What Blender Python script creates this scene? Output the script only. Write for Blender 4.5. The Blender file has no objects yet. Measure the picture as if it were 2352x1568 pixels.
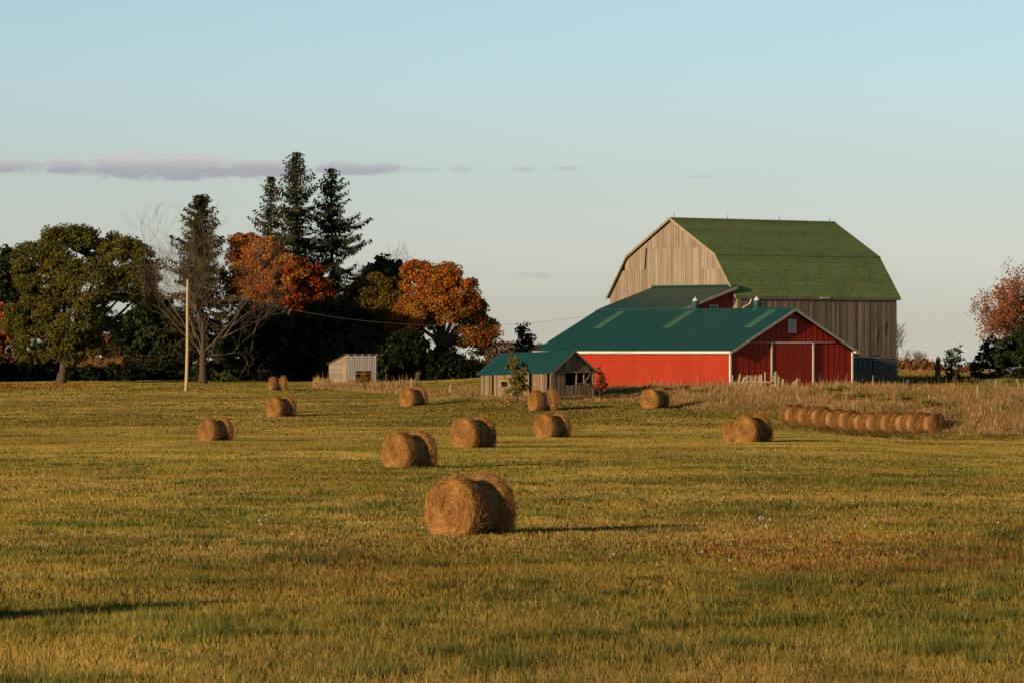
import bpy, math, random
import numpy as np
from math import sin, cos, pi, radians, sqrt, atan2

C = bpy.context.scene.collection
F = 10500.0          # focal length in pixels of a 2352 px wide picture
EYE = 4.1            # eye height over the near field
HY = 806.0           # picture row of the horizon
rnd = random.Random(7)
rng = np.random.default_rng(11)

# ---------------------------------------------------------------- noise, terrain
def vnoise(x, y, seed=0):
    x = np.asarray(x, float); y = np.asarray(y, float)
    xi = np.floor(x).astype(np.int64); yi = np.floor(y).astype(np.int64)
    fx = x - xi; fy = y - yi
    fx = fx*fx*(3-2*fx); fy = fy*fy*(3-2*fy)
    def h(a, b):
        n = (a*374761393 + b*668265263 + seed*974711) & 0x7fffffff
        n = ((n ^ (n >> 13))*1274126177) & 0x7fffffff
        n = n ^ (n >> 16)
        return (n & 0xffff)/65535.0
    return (h(xi, yi)*(1-fx)+h(xi+1, yi)*fx)*(1-fy)+(h(xi, yi+1)*(1-fx)+h(xi+1, yi+1)*fx)*fy

def fbm(x, y, seed=0, oct=4):
    s = 0; a = .5; t = 0
    for i in range(oct):
        s = s + a*vnoise(x*2**i, y*2**i, seed+i*17); t += a; a *= .55
    return s/t

def sstep(a, b, x):
    t = np.clip((np.asarray(x, float)-a)/(b-a), 0, 1)
    return t*t*(3-2*t)

KD = [-4000, 120, 190, 250, 285, 318, 345, 400, 438, 520, 560, 700, 5000]
KZ = [0,      0, -.15, -.62, -.62, -.2, .1, .5, .95, 1.25, 1.25, -.4, -55]
def ground(x, d):
    x = np.asarray(x, float); d = np.asarray(d, float)
    z = np.interp(d, KD, KZ)
    e = np.interp(x, [-10, 2, 17, 28, 40], [306, 300, 300, 262, 235])
    m = sstep(0, 1, (d-e)/52.)*sstep(-12, 3, x)*(1.0-.62*sstep(400, 500, d))
    z = z + m*1.02
    z = z - .30*np.exp(-((x-25.5)/7)**2-((d-283)/14)**2)
    z = z - .42*sstep(140, 225, d)*(1-sstep(292, 318, d))*sstep(15, 24, x)
    z = z + (fbm(x/7.5, d/9., 3, 2)-.5)*.16*sstep(20, 60, d)
    return z

def hit(px, py):
    px = np.atleast_1d(np.asarray(px, float)); py = np.atleast_1d(np.asarray(py, float))
    best = np.full(px.shape, 900.0); done = np.zeros(px.shape, bool)
    for d in np.arange(40, 700, 1.0):
        z = EYE-(py-HY)/F*d
        g = ground((px-1176)/F*d, np.full(px.shape, d))
        k = (~done) & (z <= g)
        best[k] = d; done |= k
    return best
def hit1(px, py): return float(hit(px, py)[0])
def P(px, py, d): return np.array([(px-1176)/F*d, d, EYE-(py-HY)/F*d])
def G(x, d): return float(ground(np.array([x]), np.array([d]))[0])
def X(px, d): return (px-1176)/F*d

# ---------------------------------------------------------------- materials
def mk(name, color, rough=.85, nscale=3., namt=.25, stretch=(1, 1, 1), bump=0., trans=0., metal=0., nscale2=0., namt2=.0, tint=None, spec=.2):
    m = bpy.data.materials.new(name); m.use_nodes = True
    nt = m.node_tree; N = nt.nodes; L = nt.links
    b = N['Principled BSDF']; out = N['Material Output']
    b.inputs['Roughness'].default_value = rough
    b.inputs['Metallic'].default_value = metal
    b.inputs['Specular IOR Level'].default_value = spec
    at = N.new('ShaderNodeAttribute'); at.attribute_name = 'Col'
    mul = N.new('ShaderNodeMix'); mul.data_type = 'RGBA'; mul.blend_type = 'MULTIPLY'; mul.inputs[0].default_value = 1
    mul.inputs[6].default_value = (*color, 1); L.new(at.outputs['Color'], mul.inputs[7])
    col = mul.outputs[2]
    tc = N.new('ShaderNodeTexCoord'); mp = N.new('ShaderNodeMapping'); mp.inputs['Scale'].default_value = stretch
    L.new(tc.outputs['Object'], mp.inputs['Vector'])
    last = None
    for sc, am in ((nscale, namt), (nscale2, namt2)):
        if am <= 0: continue
        n = N.new('ShaderNodeTexNoise'); n.inputs['Scale'].default_value = sc; n.inputs['Detail'].default_value = 5
        n.inputs['Roughness'].default_value = .65
        L.new(mp.outputs[0], n.inputs['Vector'])
        r = N.new('ShaderNodeMapRange'); r.inputs[1].default_value = .25; r.inputs[2].default_value = .75
        r.inputs[3].default_value = 1-am; r.inputs[4].default_value = 1+am
        L.new(n.outputs['Fac'], r.inputs[0])
        vm = N.new('ShaderNodeVectorMath'); vm.operation = 'SCALE'
        L.new(col, vm.inputs[0]); L.new(r.outputs[0], vm.inputs['Scale']); col = vm.outputs[0]
        if tint and sc == nscale:
            mx = N.new('ShaderNodeMix'); mx.data_type = 'RGBA'
            r2 = N.new('ShaderNodeMapRange'); r2.inputs[1].default_value = .5; r2.inputs[2].default_value = .72
            r2.inputs[3].default_value = 0; r2.inputs[4].default_value = tint[3]
            L.new(n.outputs['Fac'], r2.inputs[0]); L.new(r2.outputs[0], mx.inputs[0])
            L.new(col, mx.inputs[6]); mx.inputs[7].default_value = (*tint[:3], 1); col = mx.outputs[2]
        last = n
    L.new(col, b.inputs['Base Color'])
    if bump and last:
        bp = N.new('ShaderNodeBump'); bp.inputs['Strength'].default_value = bump; bp.inputs['Distance'].default_value = .03
        L.new(last.outputs['Fac'], bp.inputs['Height']); L.new(bp.outputs[0], b.inputs['Normal'])
    if trans:
        t = N.new('ShaderNodeBsdfTranslucent'); L.new(col, t.inputs['Color'])
        ms = N.new('ShaderNodeMixShader'); ms.inputs[0].default_value = trans
        L.new(b.outputs[0], ms.inputs[1]); L.new(t.outputs[0], ms.inputs[2]); L.new(ms.outputs[0], out.inputs['Surface'])
    return m

M = {}
M['ground'] = mk('ground', (.125, .098, .027), 1, .35, .35, nscale2=6, namt2=.45, bump=.3, spec=0)
M['grass'] = mk('grass_blades', (1, 1, 1), .85, 2, 0, trans=.22, spec=.05)
M['leaf'] = mk('leaves', (1, 1, 1), .6, 2, 0, trans=.22, spec=.15)
M['needle'] = mk('needles', (1, 1, 1), .7, 2, 0, trans=.08, spec=.1)
M['bark'] = mk('bark', (.075, .058, .04), .95, 4, .35, (3, 3, .6), bump=.6)
M['twig'] = mk('grey_twigs', (.115, .084, .060), .9, 2, .25)
M['hay'] = mk('hay', (.33, .172, .054), .9, 5, .3, bump=.6, nscale2=28, namt2=.35, spec=.05)
M['straw'] = mk('hay_strands', (.47, .25, .083), .85, 3, .2, trans=.15, spec=.1)
M['net'] = mk('net_wrapped_hay', (.36, .20, .078), .9, 5, .3, (1, 3, 3), bump=.6, nscale2=24, namt2=.4)
M['gable_wood'] = mk('weathered_grey_boards', (.28, .227, .168), .9, 4, .34, (6, 6, .3), bump=.5, nscale2=1.2, namt2=.22)
M['side_wood'] = mk('weathered_brown_boards', (.245, .180, .118), .9, 4, .42, (5, 5, .3), bump=.4, nscale2=1.0, namt2=.2)
M['shed_wood'] = mk('shed_boards', (.235, .165, .10), .9, 5, .42, (5, 5, .4), bump=.5)
M['old_wood'] = mk('grey_fence_wood', (.33, .26, .17), .9, 6, .3, (4, 4, .8), bump=.5)
M['pole_wood'] = mk('pale_pole_wood', (.46, .335, .205), .85, 6, .15, (4, 4, .3))
M['dark'] = mk('painted_interior_shade', (.012, .01, .008), 1, 2, .1)  # near-black colour standing in for the shade inside buildings
M['red'] = mk('red_painted_metal', (.33, .032, .009), .55, 1.2, .08, (1, 1, .5), nscale2=9, namt2=.05, spec=.25)
M['red_gable'] = mk('red_painted_boards', (.33, .026, .011), .6, 2.0, .14, (3, 3, .3), nscale2=10, namt2=.08, spec=.2)
M['teal'] = mk('teal_metal_roof', (.012, .064, .060), .5, .8, .12, nscale2=6, namt2=.06, spec=.25)
M['teal_wing'] = mk('teal_metal_roof_faded', (.018, .060, .052), .5, .8, .15, nscale2=6, namt2=.06, spec=.25)
M['shingle'] = mk('green_shingles', (.160, .224, .080), .85, .45, .26, (1, 1, 1), nscale2=4, namt2=.42, bump=.3, tint=(.17, .14, .05, .65), spec=.1)
M['skylight'] = mk('pale_green_skylight', (.058, .135, .085), .5, 3, .1)
M['white'] = mk('white_trim', (.70, .64, .55), .7, 3, .16)
M['oldwhite'] = mk('worn_rake_boards', (.42, .36, .29), .8, 5, .3, nscale2=1, namt2=.15)
M['block'] = mk('foundation_blocks', (.135, .115, .085), .95, 2, .2, nscale2=12, namt2=.15, bump=.3)
M['galv'] = mk('galvanised_metal', (.66, .60, .52), .5, 2, .2, (1, 1, .4), metal=.0, spec=.4)
M['steel'] = mk('dark_steel', (.06, .06, .06), .5, 3, .2, metal=.5)
M['wire'] = mk('aluminium_wire', (.10, .095, .09), .5, 1, .05)
M['weed'] = mk('dry_tall_grass', (1, 1, 1), .9, 2, 0, trans=.2, spec=.05)
M['rust'] = mk('rusty_red_metal', (.22, .035, .02), .7, 4, .3)
M['flower'] = mk('white_petals', (.75, .72, .66), .8, 4, .05)
M['glass'] = mk('dusty_dark_glass', (.012, .013, .014), .25, 3, .2, spec=.5)

# ---------------------------------------------------------------- mesh helpers
def np_mesh(name, V, faces_flat, sizes, mat, parent=None, loc=(0, 0, 0), col=None, smooth=False):
    V = np.asarray(V, np.float32) - np.asarray(loc, np.float32)
    me = bpy.data.meshes.new(name)
    n = len(V); nl = len(faces_flat); nf = len(sizes)
    me.vertices.add(n); me.vertices.foreach_set('co', V.ravel())
    me.loops.add(nl); me.loops.foreach_set('vertex_index', np.asarray(faces_flat, np.int32))
    me.polygons.add(nf)
    st = np.concatenate(([0], np.cumsum(sizes)[:-1])).astype(np.int32)
    me.polygons.foreach_set('loop_start', st); me.polygons.foreach_set('loop_total', np.asarray(sizes, np.int32))
    me.polygons.foreach_set('use_smooth', np.full(nf, smooth, bool))
    at = me.attributes.new('Col', 'FLOAT_COLOR', 'POINT')
    cc = np.ones((n, 4), np.float32)
    if col is not None: cc[:, :3] = np.asarray(col, np.float32)
    at.data.foreach_set('color', cc.ravel())
    me.update(calc_edges=True)
    me.materials.append(mat)
    o = bpy.data.objects.new(name, me); C.objects.link(o)
    if parent is not None: o.parent = parent
    else: o.location = [float(q) for q in loc]
    return o

class MB:
    def __init__(s): s.v = []; s.f = []; s.c = []; s.n = 0
    def add(s, vs, fs, col=(1, 1, 1)):
        k = s.n
        for p in vs: s.v.append((float(p[0]), float(p[1]), float(p[2]))); s.c.append(col)
        for f in fs: s.f.append([i+k for i in f])
        s.n += len(vs)
    def hexa(s, b, t, col=(1, 1, 1)):
        s.add(list(b)+list(t), [(3, 2, 1, 0), (4, 5, 6, 7), (0, 1, 5, 4), (1, 2, 6, 5), (2, 3, 7, 6), (3, 0, 4, 7)], col)
    def box(s, c, a, b, d, col=(1, 1, 1)):
        c, a, b, d = (np.array(q, float) for q in (c, a, b, d))
        s.hexa([c-a-b-d, c+a-b-d, c+a+b-d, c-a+b-d], [c-a-b+d, c+a-b+d, c+a+b+d, c-a+b+d], col)
    def beam(s, p, q, w, h, up=(0, 0, 1), col=(1, 1, 1)):
        p = np.array(p, float); q = np.array(q, float); t = q-p; L = np.linalg.norm(t); t /= L
        up = np.array(up, float); sd = np.cross(t, up); sd /= (np.linalg.norm(sd)+1e-9); u2 = np.cross(sd, t)
        s.box((p+q)/2, t*L/2, sd*w/2, u2*h/2, col)
    def tube(s, pts, rad, n=6, col=(1, 1, 1), cap=True):
        pts = [np.array(p, float) for p in pts]; k = s.n; rings = []
        for i, p in enumerate(pts):
            t = pts[min(i+1, len(pts)-1)]-pts[max(i-1, 0)]; t = t/(np.linalg.norm(t)+1e-9)
            a = np.array((1, 0, 0)) if abs(t[0]) < .8 else np.array((0, 1, 0))
            u = np.cross(t, a); u /= np.linalg.norm(u); w = np.cross(t, u)
            r = rad[i] if hasattr(rad, '__len__') else rad
            for j in range(n):
                q = p+(u*cos(2*pi*j/n)+w*sin(2*pi*j/n))*r
                s.v.append(tuple(q)); s.c.append(col)
        for i in range(len(pts)-1):
            for j in range(n):
                a = k+i*n+j; b = k+i*n+(j+1) % n
                s.f.append([a, b, b+n, a+n])
        if cap:
            s.f.append([k+j for j in range(n)][::-1]); e = k+(len(pts)-1)*n; s.f.append([e+j for j in range(n)])
        s.n = len(s.v)
    def lathe(s, prof, c, n=16, col=(1, 1, 1)):
        k = s.n
        for (r, z) in prof:
            for j in range(n):
                s.v.append((c[0]+r*cos(2*pi*j/n), c[1]+r*sin(2*pi*j/n), c[2]+z)); s.c.append(col)
        for i in range(len(prof)-1):
            for j in range(n):
                a = k+i*n+j; b = k+i*n+(j+1) % n; s.f.append([a, b, b+n, a+n])
        s.f.append([k+j for j in range(n)][::-1]); e = k+(len(prof)-1)*n; s.f.append([e+j for j in range(n)])
        s.n = len(s.v)
    def build(s, name, mat, parent=None, loc=(0, 0, 0), smooth=False):
        flat = [i for f in s.f for i in f]; sz = [len(f) for f in s.f]
        return np_mesh(name, s.v, flat, sz, mat, parent, loc, s.c, smooth)

def tag(o, label=None, cat=None, group=None, kind=None):
    if label: o['label'] = label
    if cat: o['category'] = cat
    if group: o['group'] = group
    if kind: o['kind'] = kind
    return o
def thing(name, label, cat, loc=(0, 0, 0), group=None, rotz=0):
    o = bpy.data.objects.new(name, None); C.objects.link(o)
    o.location = [float(q) for q in loc]; o.rotation_euler = (0, 0, rotz); o.empty_display_size = .5
    return tag(o, label, cat, group)

def quads(cen, a, b):
    """cards: centres and half axes (n,3) -> verts, flat faces, sizes"""
    n = len(cen); V = np.empty((n, 4, 3))
    V[:, 0] = cen-a-b*.35; V[:, 1] = cen+a*.1-b; V[:, 2] = cen+a+b*.3; V[:, 3] = cen-a*.15+b
    return V.reshape(-1, 3), np.arange(n*4), np.full(n, 4)
def unit(v): return v/(np.linalg.norm(v, axis=-1, keepdims=True)+1e-9)

# ---------------------------------------------------------------- camera, light, sky
cam = bpy.data.cameras.new('camera'); co = bpy.data.objects.new('camera', cam); C.objects.link(co)
co.location = (0, 0, EYE); co.rotation_euler = (radians(90), 0, 0)
cam.sensor_width = 36; cam.lens = 36*F/2352; cam.shift_y = (HY-784)/2352.
cam.clip_start = 1; cam.clip_end = 9000
bpy.context.scene.camera = co
SAZ = radians(48); SEL = radians(10.5)
SUN = np.array((-cos(SAZ)*cos(SEL), -sin(SAZ)*cos(SEL), sin(SEL)))
sl = bpy.data.lights.new('sun', 'SUN'); sl.energy = 5.0; sl.angle = radians(.5); sl.color = (1, .74, .46)
so = bpy.data.objects.new('sun', sl); C.objects.link(so)
so.rotation_euler = (radians(90)-SEL, 0, atan2(SUN[0], -SUN[1]))
so.location = (-60, -60, 60)
sc = bpy.context.scene
sc.view_settings.view_transform = 'Standard'; sc.view_settings.look = 'None'; sc.view_settings.gamma = 1
sc.view_settings.exposure = 0
sc.cycles.max_bounces = 5; sc.cycles.diffuse_bounces = 3; sc.cycles.transparent_max_bounces = 4

def build_world():
    w = bpy.data.worlds.new('World'); sc.world = w; w.use_nodes = True
    nt = w.node_tree; N = nt.nodes; L = nt.links
    bg = N['Background']
    tc = N.new('ShaderNodeTexCoord'); sep = N.new('ShaderNodeSeparateXYZ'); L.new(tc.outputs['Generated'], sep.inputs[0])
    def mth(op, a, b=None, clamp=False):
        n = N.new('ShaderNodeMath'); n.operation = op; n.use_clamp = clamp
        for i, q in enumerate((a, b)):
            if q is None: continue
            if isinstance(q, (int, float)): n.inputs[i].default_value = q
            else: L.new(q, n.inputs[i])
        return n.outputs[0]
    zc = mth('MAXIMUM', sep.outputs[2], .004)
    cb = N.new('ShaderNodeCombineXYZ'); L.new(sep.outputs[0], cb.inputs[0]); L.new(sep.outputs[1], cb.inputs[1]); L.new(zc, cb.inputs[2])
    sky = N.new('ShaderNodeTexSky'); sky.sky_type = 'NISHITA'; sky.sun_disc = False
    sky.sun_elevation = SEL; sky.sun_rotation = atan2(SUN[0], SUN[1])
    sky.air_density = 1.0; sky.dust_density = .4; sky.ozone_density = 1.2; sky.altitude = 200
    L.new(cb.outputs[0], sky.inputs['Vector'])
    # clouds, by direction (azimuth and elevation of the sky)
    az = mth('DIVIDE', sep.outputs[0], mth('MAXIMUM', sep.outputs[1], .05))
    el = mth('DIVIDE', sep.outputs[2], mth('MAXIMUM', sep.outputs[1], .05))
    nc = N.new('ShaderNodeCombineXYZ'); L.new(mth('MULTIPLY', az, F/62.), nc.inputs[0]); L.new(mth('MULTIPLY', el, F/24.), nc.inputs[1])
    nz = N.new('ShaderNodeTexNoise'); nz.inputs['Scale'].default_value = 1; nz.inputs['Detail'].default_value = 8; nz.inputs['Roughness'].default_value = .6
    L.new(nc.outputs[0], nz.inputs['Vector'])
    wob = mth('MULTIPLY', mth('SUBTRACT', nz.outputs['Fac'], .5), 3.1)
    dens = None; shade = None
    CL = [(-60, 388, 190, 20, 1), (130, 386, 130, 20, 1), (330, 390, 210, 36, 1), (450, 393, 170, 34, 1), (590, 396, 120, 28, 1), (810, 393, 120, 20, .9),
          (965, 391, 62, 7, .6), (1057, 389, 36, 10, .5), (1215, 390, 46, 8, .62), (1300, 387, 52, 6, .62), (1604, 407, 55, 4, .4),
          (1230, 633, 60, 8, .55), (1092, 630, 44, 5, .35), (2052, 640, 26, 7, .4), (985, 467, 22, 6, .25)]
    for (px, py, rx, ry, am) in CL:
        dx = mth('MULTIPLY', mth('SUBTRACT', az, (px-1176)/F), F/rx)
        dy = mth('MULTIPLY', mth('SUBTRACT', el, (HY-py)/F), F/(ry*1.32))
        # flat base: the lower half is squeezed
        dyl = mth('MULTIPLY', mth('MINIMUM', dy, 0), 1.7); dyu = mth('MAXIMUM', dy, 0)
        q = mth('ADD', mth('MULTIPLY', dx, dx), mth('ADD', mth('MULTIPLY', dyl, dyl), mth('MULTIPLY', dyu, dyu)))
        b = mth('ADD', mth('SUBTRACT', 1, q), wob)
        b = mth('MULTIPLY', mth('MULTIPLY', mth('SUBTRACT', b, .1), 1.5 if am > .7 else .75, True), am)
        dens = b if dens is None else mth('MAXIMUM', dens, b)
    # top light: rises with elevation inside the big bank
    top = mth('MULTIPLY', mth('SUBTRACT', el, (HY-392)/F), F/30., True)
    mixc = N.new('ShaderNodeMix'); mixc.data_type = 'RGBA'; L.new(top, mixc.inputs[0])
    mixc.inputs[6].default_value = CLOUD_LO; mixc.inputs[7].default_value = CLOUD_HI
    # sky colour correction: a touch greener and greyer, as a dusty autumn evening
    cc = N.new('ShaderNodeMix'); cc.data_type = 'RGBA'; cc.blend_type = 'MULTIPLY'; cc.inputs[0].default_value = 1
    L.new(sky.outputs[0], cc.inputs[6])
    # clearer, paler air low down than the model's: gain by elevation of the sky
    rp = N.new('ShaderNodeValToRGB'); L.new(mth('POWER', mth('MAXIMUM', sep.outputs[2], 0), .5), rp.inputs[0])
    rp.color_ramp.elements.remove(rp.color_ramp.elements[0])
    first = True
    for (row, g) in SKY_GAIN:
        pos = min(max((HY-row)/F, 0), 1)**.5 if row > -50 else abs(row)/100.
        e = rp.color_ramp.elements[0] if first else rp.color_ramp.elements.new(pos)
        e.position = pos; e.color = (g[0]/4., g[1]/4., g[2]/4., 1); first = False
    vs = N.new('ShaderNodeVectorMath'); vs.operation = 'SCALE'; vs.inputs['Scale'].default_value = 4; L.new(rp.outputs[0], vs.inputs[0])
    L.new(vs.outputs[0], cc.inputs[7])
    mx = N.new('ShaderNodeMix'); mx.data_type = 'RGBA'
    L.new(mth('MULTIPLY', dens, .92), mx.inputs[0]); L.new(cc.outputs[2], mx.inputs[6]); L.new(mixc.outputs[2], mx.inputs[7])
    L.new(mx.outputs[2], bg.inputs['Color']); bg.inputs['Strength'].default_value = SKY_STR
SKY_STR = .124
SKY_GAIN = [(780, (.73, .87, 1.48)), (700, (.71, .83, 1.45)), (600, (.745, .85, 1.44)), (420, (.72, .82, 1.26)), (200, (.767, .887, 1.30)), (10, (.76, .90, 1.25)), (-50.1, (.52, .54, .58)), (-100, (.38, .38, .38))]
CLOUD_LO = (3.05, 3.1, 3.5, 1); CLOUD_HI = (4.8, 4.5, 4.5, 1)
build_world()

# field edge in the picture -> used only to decide where meadow ends and weeds begin
EDGE = np.array([(-200, 884), (690, 884), (740, 893), (850, 900), (940, 905), (1000, 908), (1100, 916), (1250, 922), (1400, 922), (1540, 925), (1585, 938), (1700, 948), (1800, 950), (1900, 962), (2150, 990), (2352, 1000), (2600, 1006)], float)

def picture(x, d, z):
    return 1176+x/d*F, HY-(z-EYE)/d*F

# ---------------------------------------------------------------- ground sheet
def build_ground():
    dv = np.concatenate((np.linspace(-600, 20, 10), np.linspace(30, 90, 46), np.linspace(91, 200, 100), np.linspace(201, 470, 250), np.linspace(475, 720, 40), np.linspace(760, 5000, 24)))
    sv = np.linspace(-1, 1, 221); sv = np.sign(sv)*np.abs(sv)**2.0
    D, S = np.meshgrid(dv, sv, indexing='ij')
    XX = S*(130+.75*np.abs(D))
    ZZ = ground(XX, D)
    V = np.stack((XX, D, ZZ), -1).reshape(-1, 3)
    r, c = D.shape
    i = np.arange((r-1)*(c-1)); a = (i//(c-1))*c+i % (c-1)
    Fc = np.stack((a, a+1, a+c+1, a+c), -1)
    xx, dd = V[:, 0], V[:, 1]; ddm = np.maximum(dd, 1.)
    qx, qy = picture(xx, ddm, V[:, 2])
    bank = ((qy < np.interp(qx, EDGE[:, 0], EDGE[:, 1])) & (dd > 200) & (xx > -16) & (dd < 395)).astype(float)[:, None]
    col = np.ones((len(V), 3))*(1-bank)+np.array((1.5, 1.3, 1.6))*bank
    o = np_mesh('ground', V, Fc.ravel(), np.full(len(Fc), 4), M['ground'], col=col, smooth=True)
    o['kind'] = 'structure'
build_ground()

# ---------------------------------------------------------------- grass
def build_grass():
    nt = 146000; per = 10
    d0 = np.exp(rng.uniform(np.log(50), np.log(470), nt))
    x0 = rng.uniform(-1, 1, nt)*(.12*d0+5.5)
    g = ground(x0, d0)
    ppx, ppy = picture(x0, d0, g)
    keep = ((ppy > np.interp(ppx, EDGE[:, 0], EDGE[:, 1])-3) | (ppx < 1300)) & ~inbarn(x0, d0)
    x0, d0 = x0[keep], d0[keep]; nt = len(x0)
    n = nt*per
    rep = np.repeat(np.arange(nt), per)
    spread = .04+.0011*d0[rep]+.003*np.maximum(d0[rep]-110, 0)
    x = x0[rep]+rng.normal(0, 1, n)*spread; d = d0[rep]+rng.normal(0, 1, n)*spread*2.2
    z = ground(x, d)
    px = d/4572.
    # patches
    p1 = fbm(x/3.2, d/4.5, 21, 4); p2 = fbm(x/9., d/14., 33, 3); p3 = fbm(x/1.1, d/1.4, 47, 3)
    tall = (1-.75*sstep(140, 240, d))*sstep(.52, .74, p3)*sstep(.42-.1*(1-sstep(70, 95, d)), .62-.1*(1-sstep(70, 95, d)), p1)
    h = (.035+.06*rng.random(n)**1.6)*(1+1.7*tall)*(1+.35*(1-sstep(58, 85, d)))*(1-.42*sstep(100, 220, d))
    stalk = rng.random(n) < .03
    h = np.where(stalk, h*1.9, h)
    w = np.maximum(.006, px*(.52+.15*sstep(120, 300, d)))*(.65+.7*rng.random(n))
    w = np.where(stalk, w*.55, w)
    az = rng.uniform(0, 2*pi, n); ln = rng.uniform(.15, .85, n)
    lean = np.stack((np.cos(az)*ln, np.sin(az)*ln), -1)
    # colours
    green = np.array((.190, .182, .030)); olive = np.array((.305, .218, .042)); straw = np.array((.43, .27, .088)); rust = np.array((.205, .075, .026)); deep = np.array((.07, .09, .02))
    tuftr = rng.random(nt)[rep]
    k = np.clip((p1-.5)*2.4+.5+(tuftr-.5)*.5*(1-.7*sstep(120, 260, d)), 0, 1)[:, None]
    col = olive*(1-k)+green*k
    dry = np.clip(sstep(.48, .70, p2+.25*(rng.random(n)-.5))+.14, 0, 1)
    dry = np.clip(dry+1.1*sstep(.60, .76, fbm(x/9., d/4.2, 131, 3))*sstep(110, 180, d), 0, 1)
    isdry = (rng.random(n) < dry*.45)[:, None]
    col = np.where(isdry, straw*(.75+.5*rng.random((n, 1))), col)
    col = np.where((tall > .5)[:, None] & (rng.random((n, 1)) < .8), deep*(.8+.7*rng.random((n, 1))), col)
    # rusty sorrel patch on the right and small ones elsewhere
    ppx, ppy = picture(x, d, z)
    rp = np.exp(-((x-7.6)/3.6)**2-((d-93)/9)**2)+.6*np.exp(-((x-5.8)/2.6)**2-((d-90)/10)**2)+.8*np.exp(-((x-12.4)/1.8)**2-((d-104)/5)**2)+.5*np.exp(-((x+2.6)/2.6)**2-((d-88)/10)**2)+.45*np.exp(-((x-7.5)/1.2)**2-((d-138)/5)**2)
    rp = np.clip(rp, 0, 1)*(.5+.5*sstep(.3, .62, fbm(x/1.8, d/5., 77, 4)))
    isr = (rng.random(n) < rp*.85)[:, None]
    col = np.where(isr, rust*(.55+.7*rng.random((n, 1))), col)
    farb = sstep(230, 400, d)[:, None]
    col = col*(1-.12*farb)+np.array((.10, .13, .03))*.12*farb
    col = col*(1+(rng.random((n, 1))-.5)*(.56-.3*sstep(120, 260, d)[:, None]))
    macro = fbm(x/6., d/16., 91, 4); micro = fbm(x/.7, d/2.2, 95, 2)
    col = col*(.86+.36*sstep(.28, .72, macro))[:, None]*(.8+.4*micro)[:, None]
    dk = (sstep(.60, .74, fbm(x/2.2, d/3., 113, 3))*(1-.5*sstep(140, 240, d)))[:, None]; col = col*(1-.45*dk)+deep*.45*dk
    col = np.where(stalk[:, None], straw*1.1, col)
    V = np.empty((n, 3, 3))
    wa = np.where(rng.random(n) < .9*sstep(110, 230, d), rng.normal(0, .38, n), az+pi/2+rng.normal(0, .9, n)); sx = np.cos(wa); sy = np.sin(wa)*.6
    V[:, 0, 0] = x-sx*w; V[:, 0, 1] = d-sy*w; V[:, 0, 2] = z-.01
    V[:, 1, 0] = x+sx*w; V[:, 1, 1] = d+sy*w; V[:, 1, 2] = z-.01
    V[:, 2, 0] = x+lean[:, 0]*h; V[:, 2, 1] = d+lean[:, 1]*h; V[:, 2, 2] = z+h*np.sqrt(np.clip(1-ln*ln*.7, .1, 1))
    o = np_mesh('meadow_grass', V.reshape(-1, 3), np.arange(n*3), np.full(n, 3), M['grass'], col=np.repeat(col, 3, 0))
    tag(o, 'short olive and straw coloured meadow grass with rusty patches', 'grass', kind='stuff')

# ---------------------------------------------------------------- barn frame of reference
A = radians(50)
O = np.array((X(1677, 360.), 360.))
U = np.array((-cos(A), sin(A))); VV = np.array((sin(A), cos(A)))
U3 = np.array((U[0], U[1], 0)); V3 = np.array((VV[0], VV[1], 0)); Z3 = np.array((0, 0, 1.))
def B(u, v, z):
    p = O+u*U+v*VV
    return np.array((p[0], p[1], z))
def inbarn(x, d):
    r = np.stack((x-O[0], d-O[1]), -1); u = r@U; v = r@VV
    return ((u > -.1) & (u < 23.4) & (v > -.1) & (v < 13.6)) | ((u > 12.8) & (u < 29.5) & (v > 12) & (v < 31.5))

LB, WB = 23.1, 13.3         # low barn length and width
ZB = .5                     # walls start below the ground
EAV, RID = 4.1, 7.34
V_B = 12.9                  # plane of the big barn's gable
UB0, UB1 = 13.1, 29.0       # big barn's gable from right to left
LBIG = 18.5

def plank_wall(mb, org, along, nrm, width, zlo, zhi, bw, r, vary=.22, gap=.012, jit=.012, thick=.03, gapchance=0., lo_jit=0.):
    """vertical boards; zlo(t), zhi(t) give the lower and upper edge"""
    t = 0
    while t < width-.02:
        b = bw*r.uniform(.8, 1.2)
        t1 = min(t+b, width)
        if not (gapchance and r.random() < gapchance):
            g = gap*r.uniform(.4, 1.3); off = r.uniform(0, jit)
            k = 1+r.uniform(-vary, vary); kk = (k, k*r.uniform(.96, 1.02), k*r.uniform(.92, 1.04))
            a, c = t+g, t1-g
            zl0 = zlo(a)+r.uniform(0, lo_jit); zl1 = zl0+zlo(c)-zlo(a)
            p = [org+along*a+nrm*off, org+along*c+nrm*off]
            f = [p[0]+Z3*zl0, p[1]+Z3*zl1, p[1]+Z3*zl1+nrm*thick, p[0]+Z3*zl0+nrm*thick]
            e = [p[0]+Z3*zhi(a), p[1]+Z3*zhi(c), p[1]+Z3*zhi(c)+nrm*thick, p[0]+Z3*zhi(a)+nrm*thick]
            if zhi(a)-zl0 > .05 and zhi(c)-zl1 > .05: mb.hexa(f, e, kk)
        t = t1

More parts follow.
